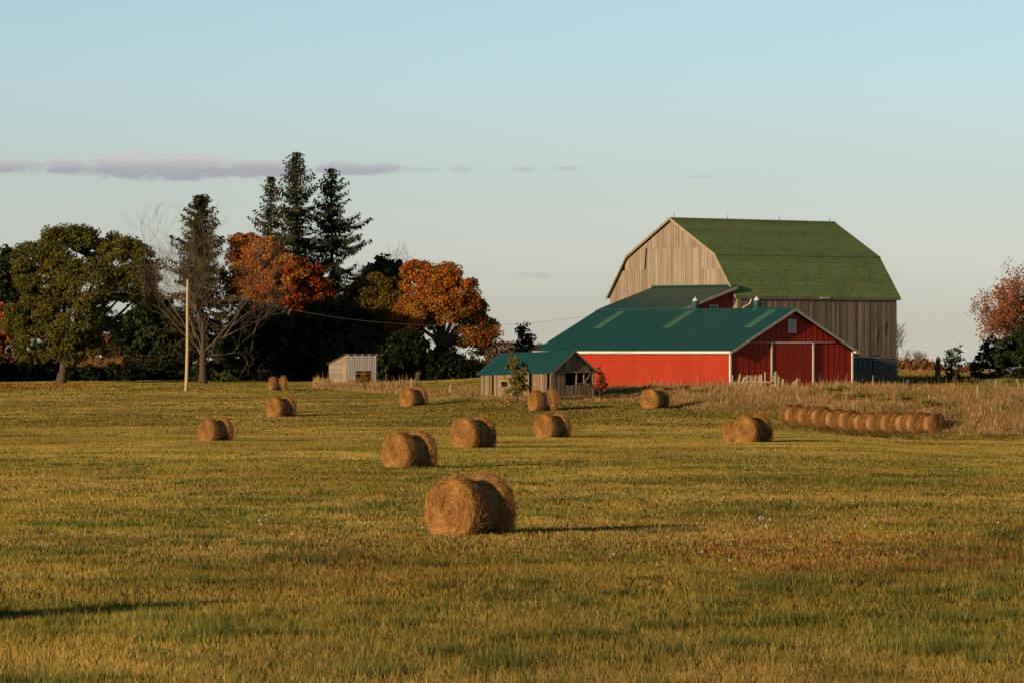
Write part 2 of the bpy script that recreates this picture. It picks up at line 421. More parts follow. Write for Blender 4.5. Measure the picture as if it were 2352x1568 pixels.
# ---------------------------------------------------------------- low red barn
def low_barn():
    base = B(0, 0, 0); base[2] = G(base[0], base[1])
    t = thing('red_barn', 'long low red barn with teal metal roof, white trimmed sliding door and three skylights', 'barn', base)
    r = random.Random(3)
    def gz(v): return EAV+.02+(RID-EAV)*(1-abs(v-WB/2)/(WB/2))
    # long wall facing the sun: narrow flat ribs
    mb = MB(); plank_wall(mb, B(0, 0, 0), U3, -V3, LB, lambda s: ZB, lambda s: EAV, .9, r, vary=.045, gap=.004, jit=.003)
    mb.build('side_wall', M['red'], t, base)
    mb = MB(); plank_wall(mb, B(0, 0, 0), V3, -U3, WB, lambda s: ZB, lambda s: gz(s)-.06, .62, r, vary=.10, gap=.007, jit=.012)
    for s in np.arange(.62, WB, .62):      # battens over the joints
        mb.box(B(-.045, s, (ZB+gz(s)-.12)/2), V3*.022, U3*.012, Z3*((gz(s)-.12-ZB)/2), (.8, .8, .8))
    mb.build('gable_wall', M['red_gable'], t, base)
    mb = MB()
    mb.box(B(LB/2, WB/2, (ZB+EAV)/2), U3*(LB/2-.05), V3*(WB/2-.04), Z3*((EAV-ZB)/2-.02))
    mb.add([B(.05, .04, EAV-.02), B(.05, WB-.04, EAV-.02), B(.05, WB/2, RID-.1), B(LB, .04, EAV-.02), B(LB, WB-.04, EAV-.02), B(LB, WB/2, RID-.1)],
           [(0, 1, 2), (5, 4, 3), (0, 2, 5, 3), (1, 4, 5, 2)])
    mb.build('inner_backing', M['red_gable'], t, base)
    # roof: two slopes with standing seams
    mb = MB(); ov = .35; ou = .5; th = .07
    sl = (RID-EAV)/(WB/2)
    for sgn in (0, 1):
        def q(u, w, dz=0):     # w: 0 eave edge .. 1 ridge
            v = -ov+(WB/2+ov)*w; z = EAV-ov*sl+(RID-EAV+ov*sl)*w+.1+dz
            return B(u, v if sgn == 0 else WB-v, z)
        mb.hexa([q(-ou, 0), q(LB+ou, 0), q(LB+ou, 1), q(-ou, 1)], [q(-ou, 0, th), q(LB+ou, 0, th), q(LB+ou, 1, th), q(-ou, 1, th)])
        for u in np.arange(-ou+.45, LB+ou, .92):
            k = r.uniform(.8, .95)
            mb.hexa([q(u, .004, th), q(u+.05, .004, th), q(u+.05, .995, th), q(u, .995, th)], [q(u, .004, th+.012), q(u+.05, .004, th+.012), q(u+.05, .995, th+.012), q(u, .995, th+.012)], (k, k, k))
    rf = mb.build('roof', M['teal'], t, base)
    def q0(u, w, dz=0):
        v = -ov+(WB/2+ov)*w; return B(u, v, EAV-ov*sl+(RID-EAV+ov*sl)*w+.1+dz)
    mb = MB()
    for s in (-1, 1):
        mb.hexa([B(-ou, WB/2, RID+.19), B(LB+ou, WB/2, RID+.19), B(LB+ou, WB/2+s*.2, RID+.19-.1), B(-ou, WB/2+s*.2, RID+.09)],
                [B(-ou, WB/2, RID+.215), B(LB+ou, WB/2, RID+.215), B(LB+ou, WB/2+s*.2, RID+.115), B(-ou, WB/2+s*.2, RID+.115)])
    mb.build('ridge_cap', M['teal'], rf, (0, 0, 0) if False else base)
    def upx(px, w):            # u on the front slope for a picture column
        v = -ov+(WB/2+ov)*w; lo, hi = 0, LB
        for _ in range(40):
            m_ = (lo+hi)/2; p = B(m_, v, 5)
            if picture(p[0], p[1], p[2])[0] > px: lo = m_
            else: hi = m_
        return lo
    for (xb, xt) in ((1718.5, 1776), (1531, 1592), (1372, 1440)):
        ub = upx((2250+0)/1.653 if False else xb, .56); 
        mb = MB(); w2 = .46
        mb.hexa([q0(ub-w2, .56, th), q0(ub+w2, .56, th), q0(ub+w2, .955, th), q0(ub-w2, .955, th)],
                [q0(ub-w2, .56, th+.035), q0(ub+w2, .56, th+.035), q0(ub+w2, .955, th+.035), q0(ub-w2, .955, th+.035)])
        mb.build('skylight', M['skylight'], t, base)
    # eave fascia and gutter
    mb = MB()
    ez = EAV-ov*sl+.06
    mb.box(B(LB/2, -ov-.02, ez), U3*(LB/2+ou), V3*.018, Z3*.10)
    mb.build('fascia', M['white'], t, base)
    mb = MB(); u = -ou
    while u < LB:
        u2 = min(u+r.uniform(2.2, 3.2), LB+.3); dz = r.uniform(-.015, .015)
        mb.box(B((u+u2)/2, -ov-.10, ez+.0+dz), U3*((u2-u)/2-.01), V3*.06, Z3*.055, (1, 1, 1) if r.random() < .7 else (.86, .8, .7)); u = u2
    mb.build('gutter', M['white'], t, base)
    # rake boards on the gable
    for sgn in (0, 1):
        mb = MB()
        def e(w, dz): 
            v = -ov+(WB/2+ov)*w; return B(-ou-.02, v if sgn == 0 else WB-v, EAV-ov*sl+(RID-EAV+ov*sl)*w+.1+dz)
        mb.hexa([e(0, -.16), e(1, -.16), e(1, -.16)+U3*.05, e(0, -.16)+U3*.05], [e(0, .06), e(1, .06), e(1, .06)+U3*.05, e(0, .06)+U3*.05])
        mb.build('rake_board', M['oldwhite'], t, base)
    for v in (-.03, WB+.03):
        mb = MB(); mb.box(B(-.06, v, (ZB+EAV)/2-.02), U3*.07, V3*.075, Z3*((EAV-ZB)/2-.05)); mb.build('corner_trim', M['white'], t, base)
    mb = MB(); mb.box(B(-.14, WB+ov-.04, EAV-ov*sl+.1), U3*.2, V3*.09, Z3*.09); mb.build('gutter', M['white'], t, base)
    # sliding door
    v0, v1, zt = 4.36, 8.92, 4.72
    mb = MB(); plank_wall(mb, B(-.085, v0, 0), V3, -U3, v1-v0, lambda s: ZB, lambda s: zt, .46, r, vary=.10, gap=.005, jit=.006, thick=.03)
    dr = mb.build('sliding_door', M['red_gable'], t, base)
    for v in (v0, v1):
        mb = MB(); mb.box(B(-.15, v, (ZB+zt)/2), U3*.03, V3*.075, Z3*((zt-ZB)/2)); mb.build('door_trim', M['white'], dr, base)
    mb = MB(); mb.box(B(-.15, (v0+v1)/2, zt+.05), U3*.03, V3*((v1-v0)/2+.07), Z3*.05); mb.build('door_trim', M['white'], dr, base)
    for o in dr.children: o.parent = dr
    for (va, vb) in ((2.05, v0-.1), (v1+.1, 11.3)):
        mb = MB(); mb.beam(B(-.12, va, zt+.07), B(-.12, vb, zt+.08), .06, .06); mb.build('door_track', M['oldwhite'], t, base)
    # louvred vent
    mb = MB(); vc, zc = WB/2-.02, 6.08; hw, hh = .36, .48
    for s in (-1, 1):
        mb.box(B(-.10, vc+s*hw, zc), U3*.04, V3*.05, Z3*(hh+.05)); mb.box(B(-.10, vc, zc+s*hh), U3*.04, V3*(hw-.05), Z3*.05)
    lv = mb.build('louvre_vent', M['white'], t, base)
    mb = MB()
    for k in range(7):
        z = zc-hh+.12+k*.122
        mb.hexa([B(-.05, vc-hw+.05, z+.06), B(-.05, vc+hw-.05, z+.06), B(-.05, vc+hw-.05, z+.075), B(-.05, vc-hw+.05, z+.075)],
                [B(-.12, vc-hw+.05, z-.02), B(-.12, vc+hw-.05, z-.02), B(-.12, vc+hw-.05, z-.005), B(-.12, vc-hw+.05, z-.005)])
    mb.build('slats', M['white'], lv, base)
    # two roof ventilators on the ridge
    for px in (1597, 1738):
        lo, hi = -1, LB
        for _ in range(40):
            m_ = (lo+hi)/2; p = B(m_, WB/2, RID)
            if picture(*p)[0] > px: lo = m_
            else: hi = m_
        c = B(lo, WB/2, RID)
        rv = MB(); rv.lathe([(.40, -.12), (.36, .05), (.22, .35), (.21, .46)], c, 16)
        ro = rv.build('roof_ventilator', M['teal'], t, base, smooth=False)
        rv = MB(); rv.lathe([(.25, .44), (.32, .46), (.32, .74), (.335, .75), (.335, .80), (.29, .81)], c, 18); rv.build('drum', M['teal'], ro, base)
        rv = MB(); rv.lathe([(.25, .815), (.15, .98), (.05, 1.08), (.012, 1.17)], c, 14); rv.build('cap', M['galv'], ro, base)
    mb = MB(); mb.tube([B(12.4, WB/2, RID+.1), B(12.4, WB/2, RID+.75)], [.018, .008], 5); mb.build('lightning_rod', M['steel'], t, base)
    return t
build_grass()
low_barn()

# ---------------------------------------------------------------- wing between low barn and big barn
def wing():
    base = B(13.6, 9, 0); base[2] = G(base[0], base[1])
    t = thing('barn_wing', 'red wing with sloping teal roof joining the low red barn to the tall gambrel barn', 'barn wing', base)
    r = random.Random(5)
    v0, v1 = WB/2+.3, V_B-.06; z0, z1 = 7.60, 9.42; u0, u1 = 13.45, 23.3
    def rz(v): return z0+(z1-z0)*(v-v0)/(v1-v0)
    mb = MB()
    def q(u, v, dz=0): return B(u, v, rz(v)+dz)
    mb.hexa([q(u0-.45, v0-.2), q(u1+.2, v0-.2), q(u1+.2, v1), q(u0-.45, v1)], [q(u0-.45, v0-.2, .08), q(u1+.2, v0-.2, .08), q(u1+.2, v1, .08), q(u0-.45, v1, .08)])
    for u in np.arange(u0, u1, .92):
        mb.hexa([q(u, v0, .08), q(u+.04, v0, .08), q(u+.04, v1-.01, .08), q(u, v1-.01, .08)], [q(u, v0, .092), q(u+.04, v0, .092), q(u+.04, v1-.01, .092), q(u, v1-.01, .092)], (.88, .88, .88))
    rf = mb.build('roof', M['teal_wing'], t, base)
    mb = MB(); mb.box((q(u0-.4, v1-.1, .16)+q(u1+.2, v1-.1, .16))/2, U3*((u1-u0)/2+.3), V3*.09, Z3*.06, (.9, 1, .9))
    mb.build('flashing', M['teal_wing'], rf, base)
    # left hip that carries on down to the low roof
    mb = MB(); plank_wall(mb, B(u0, v0-.2, 0), V3, -U3, v1-v0+.2, lambda s: 4.0, lambda s: rz(v0-.2+s)-.02, .5, r, vary=.1, gap=.006, jit=.01)
    w = mb.build('end_wall', M['red_gable'], t, base)
    mb = MB(); mb.add([B(u0+.06, v0, 3), B(u0+.06, v1, 3), B(u0+.06, v1, rz(v1)-.03), B(u0+.06, v0, rz(v0)-.03), B(u1-.1, v0, 3), B(u1-.1, v1, 3), B(u1-.1, v1, rz(v1)-.03), B(u1-.1, v0, rz(v0)-.03)],
                      [(0, 1, 2, 3), (7, 6, 5, 4), (0, 3, 7, 4), (1, 5, 6, 2), (3, 2, 6, 7)])
    mb.build('inner_backing', M['red_gable'], t, base)
    mb = MB(); mb.hexa([q(u0-.5, v0-.2, -.18), q(u0-.44, v0-.2, -.18), q(u0-.44, v1, -.18), q(u0-.5, v1, -.18)], [q(u0-.5, v0-.2, .05), q(u0-.44, v0-.2, .05), q(u0-.44, v1, .05), q(u0-.5, v1, .05)])
    mb.build('rake_board', M['oldwhite'], t, base)
    mb = MB(); mb.box(B(u0-.06, v1+.0-.06, 7.2), U3*.06, V3*.05, Z3*1.9); mb.build('corner_trim', M['white'], t, base)
    # little framed window above the low ridge
    mb = MB(); c = B(u0-.08, v0+3.55, 7.55)
    for s in (-1, 1):
        mb.box(c+V3*s*.42, V3*.05, U3*.03, Z3*.34); mb.box(c+Z3*s*.3, V3*.37, U3*.03, Z3*.045)
    mb.box(c, V3*.025, U3*.025, Z3*.255); wd = mb.build('window', M['galv'], t, base)
    mb = MB(); mb.box(c+U3*.02, V3*.4, U3*.01, Z3*.28); mb.build('pane', M['glass'], wd, base)
wing()

# ---------------------------------------------------------------- big gambrel barn
def big_barn():
    base = B(UB0, V_B, 0); base[2] = G(base[0], base[1])
    t = thing('gambrel_barn', 'tall weathered grey plank barn with green shingled gambrel roof on a block foundation', 'barn', base)
    r = random.Random(9)
    W = UB1-UB0; uc = (UB0+UB1)/2; hw = W/2
    E, K, T = 8.72, 12.02, 15.12; ku = hw*.70; FZ = 3.62
    def prof(u):
        a = abs(u-uc)
        if a > ku: return E+(K-E)*(hw-a)/(hw-ku)
        return K+(T-K)*(ku-a)/ku
    # gable in three tiers of boards, each lapping the one below
    mb = MB()
    seams = [(ZB, 10.55, .0), (10.55, 12.9, .03), (12.9, 16, .06)]
    def bound(zz): return lambda s: zz
    def tier_lo(s):
        a = abs(UB0+s-uc); return 12.75 if a < hw*.42 else 10.9
    mb = MB()
    plank_wall(mb, B(UB0, V_B, 0), U3, -V3, W, lambda s: ZB, lambda s: min(tier_lo(s)+.05, prof(UB0+s)-.06), .27, r, vary=.2, gap=.015, jit=.02)
    plank_wall(mb, B(UB0, V_B-.035, 0), U3, -V3, W, lambda s: tier_lo(s), lambda s: prof(UB0+s)-.06, .27, r, vary=.2, gap=.017, jit=.02, lo_jit=.06)
    mb.build('gable_wall', M['gable_wood'], t, base)
    # long wall
    mb = MB(); plank_wall(mb, B(UB0, V_B, 0), V3, -U3, LBIG, lambda s: FZ, lambda s: E-.30+r.uniform(-.03, .03), .30, r, vary=.30, gap=.022, jit=.035, lo_jit=.12)
    for k in range(6):
        s = r.uniform(1, LBIG-1); z = r.uniform(FZ+.3, FZ+2.6)
        mb.beam(B(UB0-.06, V_B+s, z), B(UB0-.08, V_B+s+r.uniform(-.1, .1), z+r.uniform(1, 2.2)), .14, .03, U3, (.7, .7, .7))
    mb.build('side_wall', M['side_wood'], t, base)
    mb = MB()   # near-black core: interior shade painted behind the board gaps
    us = [UB0+.05, UB0+(hw-ku), uc, UB1-(hw-ku), UB1-.05]
    for v in (V_B+.06, V_B+LBIG-.05):
        pass
    pr = [(UB0+.06, FZ), (UB0+.06, E-.1), (uc-ku, K-.15), (uc, T-.15), (uc+ku, K-.15), (UB1-.06, E-.1), (UB1-.06, FZ)]
    f = [B(u, V_B+.06, z) for u, z in pr]; g = [B(u, V_B+LBIG-.04, z) for u, z in pr]; n = len(pr)
    mb.add(f+g, [tuple(range(n))[::-1], tuple(range(n, 2*n))]+[(i, (i+1) % n, n+(i+1) % n, n+i) for i in range(n)])
    mb.build('inner_backing', M['dark'], t, base)
    mb = MB(); plank_wall(mb, B(UB0, V_B+LBIG, 0), U3, V3, W, lambda s: FZ, lambda s: prof(UB0+s)-.06, .3, r, vary=.2)
    plank_wall(mb, B(UB1, V_B, 0), V3, U3, LBIG, lambda s: FZ, lambda s: E-.2, .3, r, vary=.2)
    mb.build('back_wall', M['side_wood'], t, base)
    # foundation of blocks, a course at a time
    mb = MB(); z = ZB; row = 0
    while z < FZ-.05:
        z1 = min(z+.42, FZ); v = -.02-(row % 2)*.4
        while v < LBIG:
            a = max(v, -.02); b = min(v+.85, LBIG+.02); k = r.uniform(.86, 1.1)
            zc = (z+z1)/2
            if not (9.5 < (a+b)/2 < 10.8 and 9 < 0):
                mb.box(B(UB0-.02, V_B+(a+b)/2, zc), U3*.10, V3*((b-a)/2-.008), Z3*((z1-z)/2-.008), (k, k, k*.98))
            v += .85
        z = z1; row += 1
    mb.box(B(uc, V_B+LBIG/2, (ZB+FZ)/2-.03), U3*(hw-.06), V3*(LBIG/2-.03), Z3*((FZ-ZB)/2-.04))
    fd = mb.build('foundation', M['block'], t, base)
    # foundation window
    mb = MB(); vc = V_B+14.72; zc = 2.87; w2, h2 = .86, .50
    c = B(UB0-.16, vc, zc)
    for s in (-1, 1):
        mb.box(c+V3*s*w2, V3*.06, U3*.045, Z3*(h2+.06)); mb.box(c+Z3*s*h2, V3*(w2-.06), U3*.045, Z3*.06)
    for s in (-.4, .05, .42): mb.box(c+V3*s*w2, V3*.025, U3*.03, Z3*(h2-.06))
    wn = mb.build('window', M['steel'], t, base)
    mb = MB(); mb.box(c+U3*.025, V3*(w2-.03), U3*.01, Z3*(h2-.03)); mb.build('pane', M['glass'], wn, base)
    # roof: courses of shingles
    mb = MB(); og = .35; oe = .38
    def strip(pa, pb, n, side):
        ua, za = pa; ub, zb = pb
        for i in range(n):
            w0, w1 = i/n, (i+1)/n
            k = r.uniform(.9, 1.08)
            def q(w, v, dz):
                u = ua+(ub-ua)*w; z = za+(zb-za)*w
                return B(u if side == 0 else 2*uc-u, v, z+dz)
            a, b = V_B-og, V_B+LBIG+og
            # break each course into lengths, each a hair different
            vs = [a]
            while vs[-1] < b: vs.append(min(vs[-1]+r.uniform(2.5, 5), b))
            for j in range(len(vs)-1):
                kk = k*r.uniform(.96, 1.04)
                mb.hexa([q(w0, vs[j], 0), q(w0, vs[j+1], 0), q(w1, vs[j+1], 0), q(w1, vs[j], 0)],
                        [q(w0, vs[j], .075), q(w0, vs[j+1], .075), q(w1, vs[j+1], .035), q(w1, vs[j], .035)], (kk, kk, kk))
    ks = (K-E)/(hw-ku)
    for side in (0, 1):
        strip((UB0-oe*.5, E-oe*.5*ks+.12), (UB0+(hw-ku), K+.12), 11, side)
        strip((UB0+(hw-ku)-.12, K+.07), (uc, T+.12), 14, side)
    rf = mb.build('roof', M['shingle'], t, base)
    mb = MB()
    for s in (-1, 1):
        mb.hexa([B(uc, V_B-og, T+.17), B(uc, V_B+LBIG+og, T+.17), B(uc+s*.22, V_B+LBIG+og, T+.08), B(uc+s*.22, V_B-og, T+.08)],
                [B(uc, V_B-og, T+.2), B(uc, V_B+LBIG+og, T+.2), B(uc+s*.22, V_B+LBIG+og, T+.11), B(uc+s*.22, V_B-og, T+.11)])
    mb.build('ridge_cap', M['shingle'], rf, base)
    # rake boards
    for vv in (V_B-og-.03,):
        for side in (0, 1):
            mb = MB()
            for (pa, pb) in (((UB0-oe*.5, E-oe*.5*ks+.12), (UB0+(hw-ku), K+.1)), ((UB0+(hw-ku), K+.1), (uc, T+.13))):
                def q(p, dz, dv=0):
                    u = p[0] if side == 0 else 2*uc-p[0]
                    return B(u, vv+dv, p[1]+dz)
                mb.hexa([q(pa, -.16), q(pb, -.16), q(pb, -.16, .05), q(pa, -.16, .05)], [q(pa, .06), q(pb, .06), q(pb, .06, .05), q(pa, .06, .05)])
            mb.build('rake_board', M['old_wood'] if side == 0 else M['side_wood'], t, base)
    mb = MB(); mb.box(B(UB0-oe*.5+.02, V_B+LBIG/2, E-oe*.5*ks+.04), U3*.02, V3*(LBIG/2+og), Z3*.09)
    mb.build('fascia', M['side_wood'], t, base)
    mb = MB(); mb.box(B(UB0-oe*.5-.03, V_B+9.9, E-oe*.5*ks+.10), U3*.03, V3*.55, Z3*.05)
    mb.build('gutter', M['galv'], t, base)
    mb = MB()
    mb.tube([B(UB0-.25, V_B+1.35, E-.35), B(UB0-.22, V_B+1.2, E-.7), B(UB0-.15, V_B+.55, E-1.0), B(UB0-.13, V_B+.5, E-1.4), B(UB0-.13, V_B+.5, ZB)], .05, 6)
    mb.build('downspout', M['white'], t, base)
    for px in (1548, 1671.5, 1790, 1906):
        lo, hi = V_B-og, V_B+LBIG+og
        for _ in range(40):
            m_ = (lo+hi)/2; p = B(uc, m_, T)
            if picture(*p)[0] < px: lo = m_
            else: hi = m_
        mb = MB(); mb.tube([B(uc, lo, T+.15), B(uc, lo, T+.66)], [.022, .008], 5); mb.lathe([(.03, .1), (.05, .16), (.03, .22)], B(uc, lo, T+.15), 6)
        mb.build('lightning_rod', M['steel'], t, base)
big_barn()

# ---------------------------------------------------------------- hay bales
HAYC = np.array((1., 1., 1.))
def bale_meshes(seed):
    """local axis along X, shaggy front end towards -X; radius .65, resting on z = 0"""
    R = .65; Lh = .70; r = np.random.default_rng(seed)
    prof = [(-Lh-.035, 0), (-Lh-.03, .12), (-Lh-.015, .28), (-Lh+.0, .44), (-Lh+.03, .56), (-Lh+.08, .625), (-Lh+.18, .65), (-Lh+.32, .655), (-Lh+.45, .64), (-Lh+.47, .53),
            (-.14, .505), (.06, .505), (.25, .515), (.29, .53), (.31, .645), (.38, .672), (.50, .675), (.60, .66), (.66, .59), (.685, .45), (.69, .25), (.70, 0)]
    n = 56
    def squash(V):
        z = V[:, 2]; V[:, 2] = np.where(z < -.50, -.50+(z+.50)*.35, z)
        low = np.clip((-z-.1)/.5, 0, 1); V[:, 1] *= 1+.13*low; V[:, 0] = V[:, 0]*(1+.05*low)
        V[:, 2] += .552
        return V
    def dent(a, x): return 1+.05*(fbm(a*2.2+seed*3, x*3.+5, seed, 3)-.5)*2
    V = []
    for (x, rr) in prof:
        a = np.arange(n)/n*2*pi
        q = rr*dent(np.cos(a)*2+4, x+np.sin(a)*2)
        xx = x+.03*(vnoise(np.cos(a)*rr*9+20, np.sin(a)*rr*9+20, seed)-.5)
        V.append(np.stack((xx, np.cos(a)*q, np.sin(a)*q), -1))
    V = np.concatenate(V)
    fs = []
    for i in range(len(prof)-1):
        for j in range(n):
            a = i*n+j; b = i*n+(j+1) % n; fs += [a, b, b+n, a+n]
    x = V[:, 0]; rr = np.hypot(V[:, 1], V[:, 2])
    waist = ((x > -.22) & (x < .3)).astype(float)[:, None]
    tone = (.75+.5*r.random((len(V), 1)))
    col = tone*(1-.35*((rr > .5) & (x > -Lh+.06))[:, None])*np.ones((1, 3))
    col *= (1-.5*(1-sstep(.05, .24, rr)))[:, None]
    V = squash(V)
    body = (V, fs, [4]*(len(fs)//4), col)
    # net wrap round the waist: a thin sleeve
    px = [-.21, -.1, .05, .2, .31]; W = []
    for k, q in enumerate(px):
        a = np.arange(n)/n*2*pi; q2 = (.522+(.012 if k in (0, 4) else 0))*dent(np.cos(a)*2+4, q+np.sin(a)*2)
        W.append(np.stack((np.full(n, q), np.cos(a)*q2, np.sin(a)*q2), -1))
    W = np.concatenate(W); wf = []
    for i in range(len(px)-1):
        for j in range(n):
            a = i*n+j; b = i*n+(j+1) % n; wf += [a, b, b+n, a+n]
    wcol = (.8+.4*vnoise(W[:, 0]*14, np.arctan2(W[:, 2], W[:, 1])*3+9, seed+2))[:, None]*np.ones((1, 3))
    wrap = (squash(W), wf, [4]*(len(wf)//4), wcol)
    # loose strands
    segs = []
    N1 = 5200                                    # on the end face, along the spiral
    a = r.uniform(0, 2*pi, N1); rad = R*np.sqrt(r.uniform(.01, .92, N1)); ln = r.uniform(.08, .24, N1)
    t = np.stack((-np.sin(a), np.cos(a)), -1)+r.normal(0, .22, (N1, 2)); p = np.stack((np.cos(a), np.sin(a)), -1)*rad[:, None]
    x0 = np.interp(rad, [0, .44, .56, .62], [-Lh-.04, -Lh-.008, -Lh+.02, -Lh+.06])
    ends = r.random(N1) < .35
    x0 = np.where(ends, -x0, x0)
    out = np.where(ends, 1, -1)*r.uniform(.0, .05, N1)
    p0 = np.stack((x0, p[:, 0], p[:, 1]), -1); p1 = np.stack((x0+out, p[:, 0]+t[:, 0]*ln, p[:, 1]+t[:, 1]*ln), -1)
    segs.append((p0, p1))
    N2 = 6400                                    # the two shaggy rims
    a = r.uniform(0, 2*pi, N2); fr = r.random(N2) < .55
    x0 = np.where(fr, r.uniform(-Lh+.04, -Lh+.45, N2), r.uniform(.33, .66, N2))
    rad = np.interp(x0, [q[0] for q in prof], [q[1] for q in prof])*.99
    ln = r.uniform(.08, .26, N2)
    er = np.stack((np.zeros(N2), np.cos(a), np.sin(a)), -1); et = np.stack((np.zeros(N2), -np.sin(a), np.cos(a)), -1)
    lift = np.where(fr, r.uniform(.0, .34, N2)**1.3, r.uniform(.05, .6, N2)); ax = np.where(fr, r.normal(.05, .35, N2), r.normal(.5, .45, N2))
    dirv = unit(et*np.sign(r.normal(.8, 1, N2))[:, None]*r.uniform(.4, 1, N2)[:, None]+er*lift[:, None]+np.stack((ax, 0*ax, 0*ax), -1)-np.array((0, 0, .25))*(np.abs(er[:, 1:2]) > .3))
    p0 = er*rad[:, None]+np.stack((x0, 0*x0, 0*x0), -1); segs.append((p0, p0+dirv*ln[:, None]))
    N3 = 800                                    # wisps over the wrapped waist
    a = r.uniform(0, 2*pi, N3); x0 = r.uniform(-.24, .34, N3); ln = r.uniform(.06, .2, N3)
    er = np.stack((np.zeros(N3), np.cos(a), np.sin(a)), -1); et = np.stack((np.zeros(N3), -np.sin(a), np.cos(a)), -1)
    p0 = er*.528+np.stack((x0, 0*x0, 0*x0), -1); segs.append((p0, p0+(et+er*r.uniform(-.05, .22, N3)[:, None]+np.stack((r.normal(0, .15, N3), 0*a, 0*a), -1))*ln[:, None]))
    P0 = np.concatenate([q[0] for q in segs]); P1 = np.concatenate([q[1] for q in segs]); n3 = len(P0)
    P0 = squash(P0); P1 = squash(P1); P1[:, 2] = np.maximum(P1[:, 2], -.02)
    w = r.uniform(.004, .0085, n3)[:, None]; sd = unit(np.cross(P1-P0, r.normal(0, 1, (n3, 3))))*w
    mid = (P0+P1)/2; mid[:, 2] += .0
    S = np.stack((P0-sd, P0+sd, P1), 1).reshape(-1, 3)
    isface = (np.arange(n3) < N1)[:, None]
    rad0 = np.hypot(P0[:, 1], P0[:, 2]-.552)[:, None]
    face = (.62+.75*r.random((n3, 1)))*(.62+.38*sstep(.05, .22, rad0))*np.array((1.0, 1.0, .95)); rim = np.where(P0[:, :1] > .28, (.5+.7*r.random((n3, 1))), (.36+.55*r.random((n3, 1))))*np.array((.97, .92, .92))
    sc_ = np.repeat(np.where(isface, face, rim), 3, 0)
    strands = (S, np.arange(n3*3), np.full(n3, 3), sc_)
    return body, wrap, strands

BALES = {}
def make_bale(seed):
    root = thing('hay_bale', '', '', (0, 0, 0))
    body, wrap, st = bale_meshes(seed)
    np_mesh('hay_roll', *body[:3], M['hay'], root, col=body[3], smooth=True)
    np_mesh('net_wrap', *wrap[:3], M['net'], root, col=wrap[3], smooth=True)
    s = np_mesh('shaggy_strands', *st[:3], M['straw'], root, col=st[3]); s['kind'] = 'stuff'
    return root
def children(o): return [c for c in bpy.data.objects if c.parent == o]
def copy_tree(o, parent=None):
    c = o.copy(); C.objects.link(c)
    if parent: c.parent = parent
    for ch in children(o): copy_tree(ch, c)
    return c
PROTO = [make_bale(s) for s in (1, 2, 3)]
used = set()
def place_bale(k, x, d, sc_, theta, label, group, dz=0., roll=0):
    if k not in used: o = PROTO[k]; used.add(k)
    else: o = copy_tree(PROTO[k])
    o.location = (x, d, G(x, d)-.03*sc_+dz); o.scale = (sc_, sc_, sc_); o.rotation_euler = (0, 0, radians(90-theta))
    tag(o, label, 'hay bale', group)
    return o
FB = 'round hay bales lying scattered over the field'
field = [
    (0, 1079, 1227, 136, 38, 'largest round hay bale, nearest in the field, its spiral end facing left'),
    (1, 940, 1075, 83, 44, 'second nearest round hay bale, left of and beyond the largest one'),
    (2, 1085, 1029, 71, 36, 'round hay bale straight behind the two nearest bales, fringe lit at its far end'),
    (0, 1268, 1005, 55, 42, 'round hay bale in front of the double-ringed bale by the grey plank shed'),
    (1, 1248, 943, 47, 66, 'round hay bale seen side-on just below the grey plank shed with teal roof'),
    (2, 1503, 938, 45, 31, 'round hay bale beside the dry weeds below the red barn wall'),
    (0, 495, 1012, 52, 45, 'leftmost round hay bale seen whole, below the bare pole'),
    (1, 645, 957, 46, 42, 'round hay bale on the left with one smaller bale straight behind it'),
    (2, 638, 896, 31, 70, 'smallest and farthest hay bale, in front of the dark trees'),
    (0, 950, 933, 42, 44, 'round hay bale near the slim fence post in the middle of the field edge'),
    (1, 1727, 1016, 62, 37, 'round hay bale nearest to the long row of bales'),
]
for (k, px, py, h, th, lab) in field:
    d = hit1(px, py-1); s = np.clip(h/F*d/1.2, .8, 1.3)
    place_bale(k, X(px, d), d, s, th, lab, FB)
d = hit1(1727, 1015)
place_bale(2, X(1694, d+1.7), d+1.7, .84, 66, 'low slumped hay bale mostly hidden behind the bale nearest the row', FB)
place_bale(1, -9.65, 69.3, 1.1, 40, 'hay bale past the left edge whose long shadow falls in front', FB)
place_bale(2, -30.6, 251, 1.05, 40, 'far hay bale past the left edge whose shadow reaches the field', FB)
RB = 'hay bales set end to end in a row by the weeds'
rowlab = ['far left bale of the row against the weeds', 'second bale from the far left end of the row by the weeds', 'third bale from the far left end of the row by the weeds',
          'fourth bale from the far left end of the row by the weeds', 'fifth bale from the far left end of the row by the weeds', 'middle bale of the row by the weeds', 'fifth bale from the near right end of the row by the weeds',
          'fourth bale from the near right end of the row by the weeds', 'third bale from the near right end of the row by the weeds', 'second bale from the near right end of the row by the weeds',
          'near right bale of the row, its shaggy dark end showing']
dr = 297.; xr = X(1822, dr); ph = radians(50)
for i in range(11):
    x = xr+i*1.25*cos(ph); d = dr-i*1.25*sin(ph)
    s = 1.04+.03*sin(i*2.3)
    o = place_bale(i % 3, x+rnd.uniform(-.06, .06), d+rnd.uniform(-.06, .06), s, 0, rowlab[i], RB)
    o.rotation_euler = (0, 0, -ph+rnd.uniform(-.09, .09)); o.scale = (s*rnd.uniform(.82, .92), s*rnd.uniform(.94, 1.06), s*rnd.uniform(.91, 1.06))

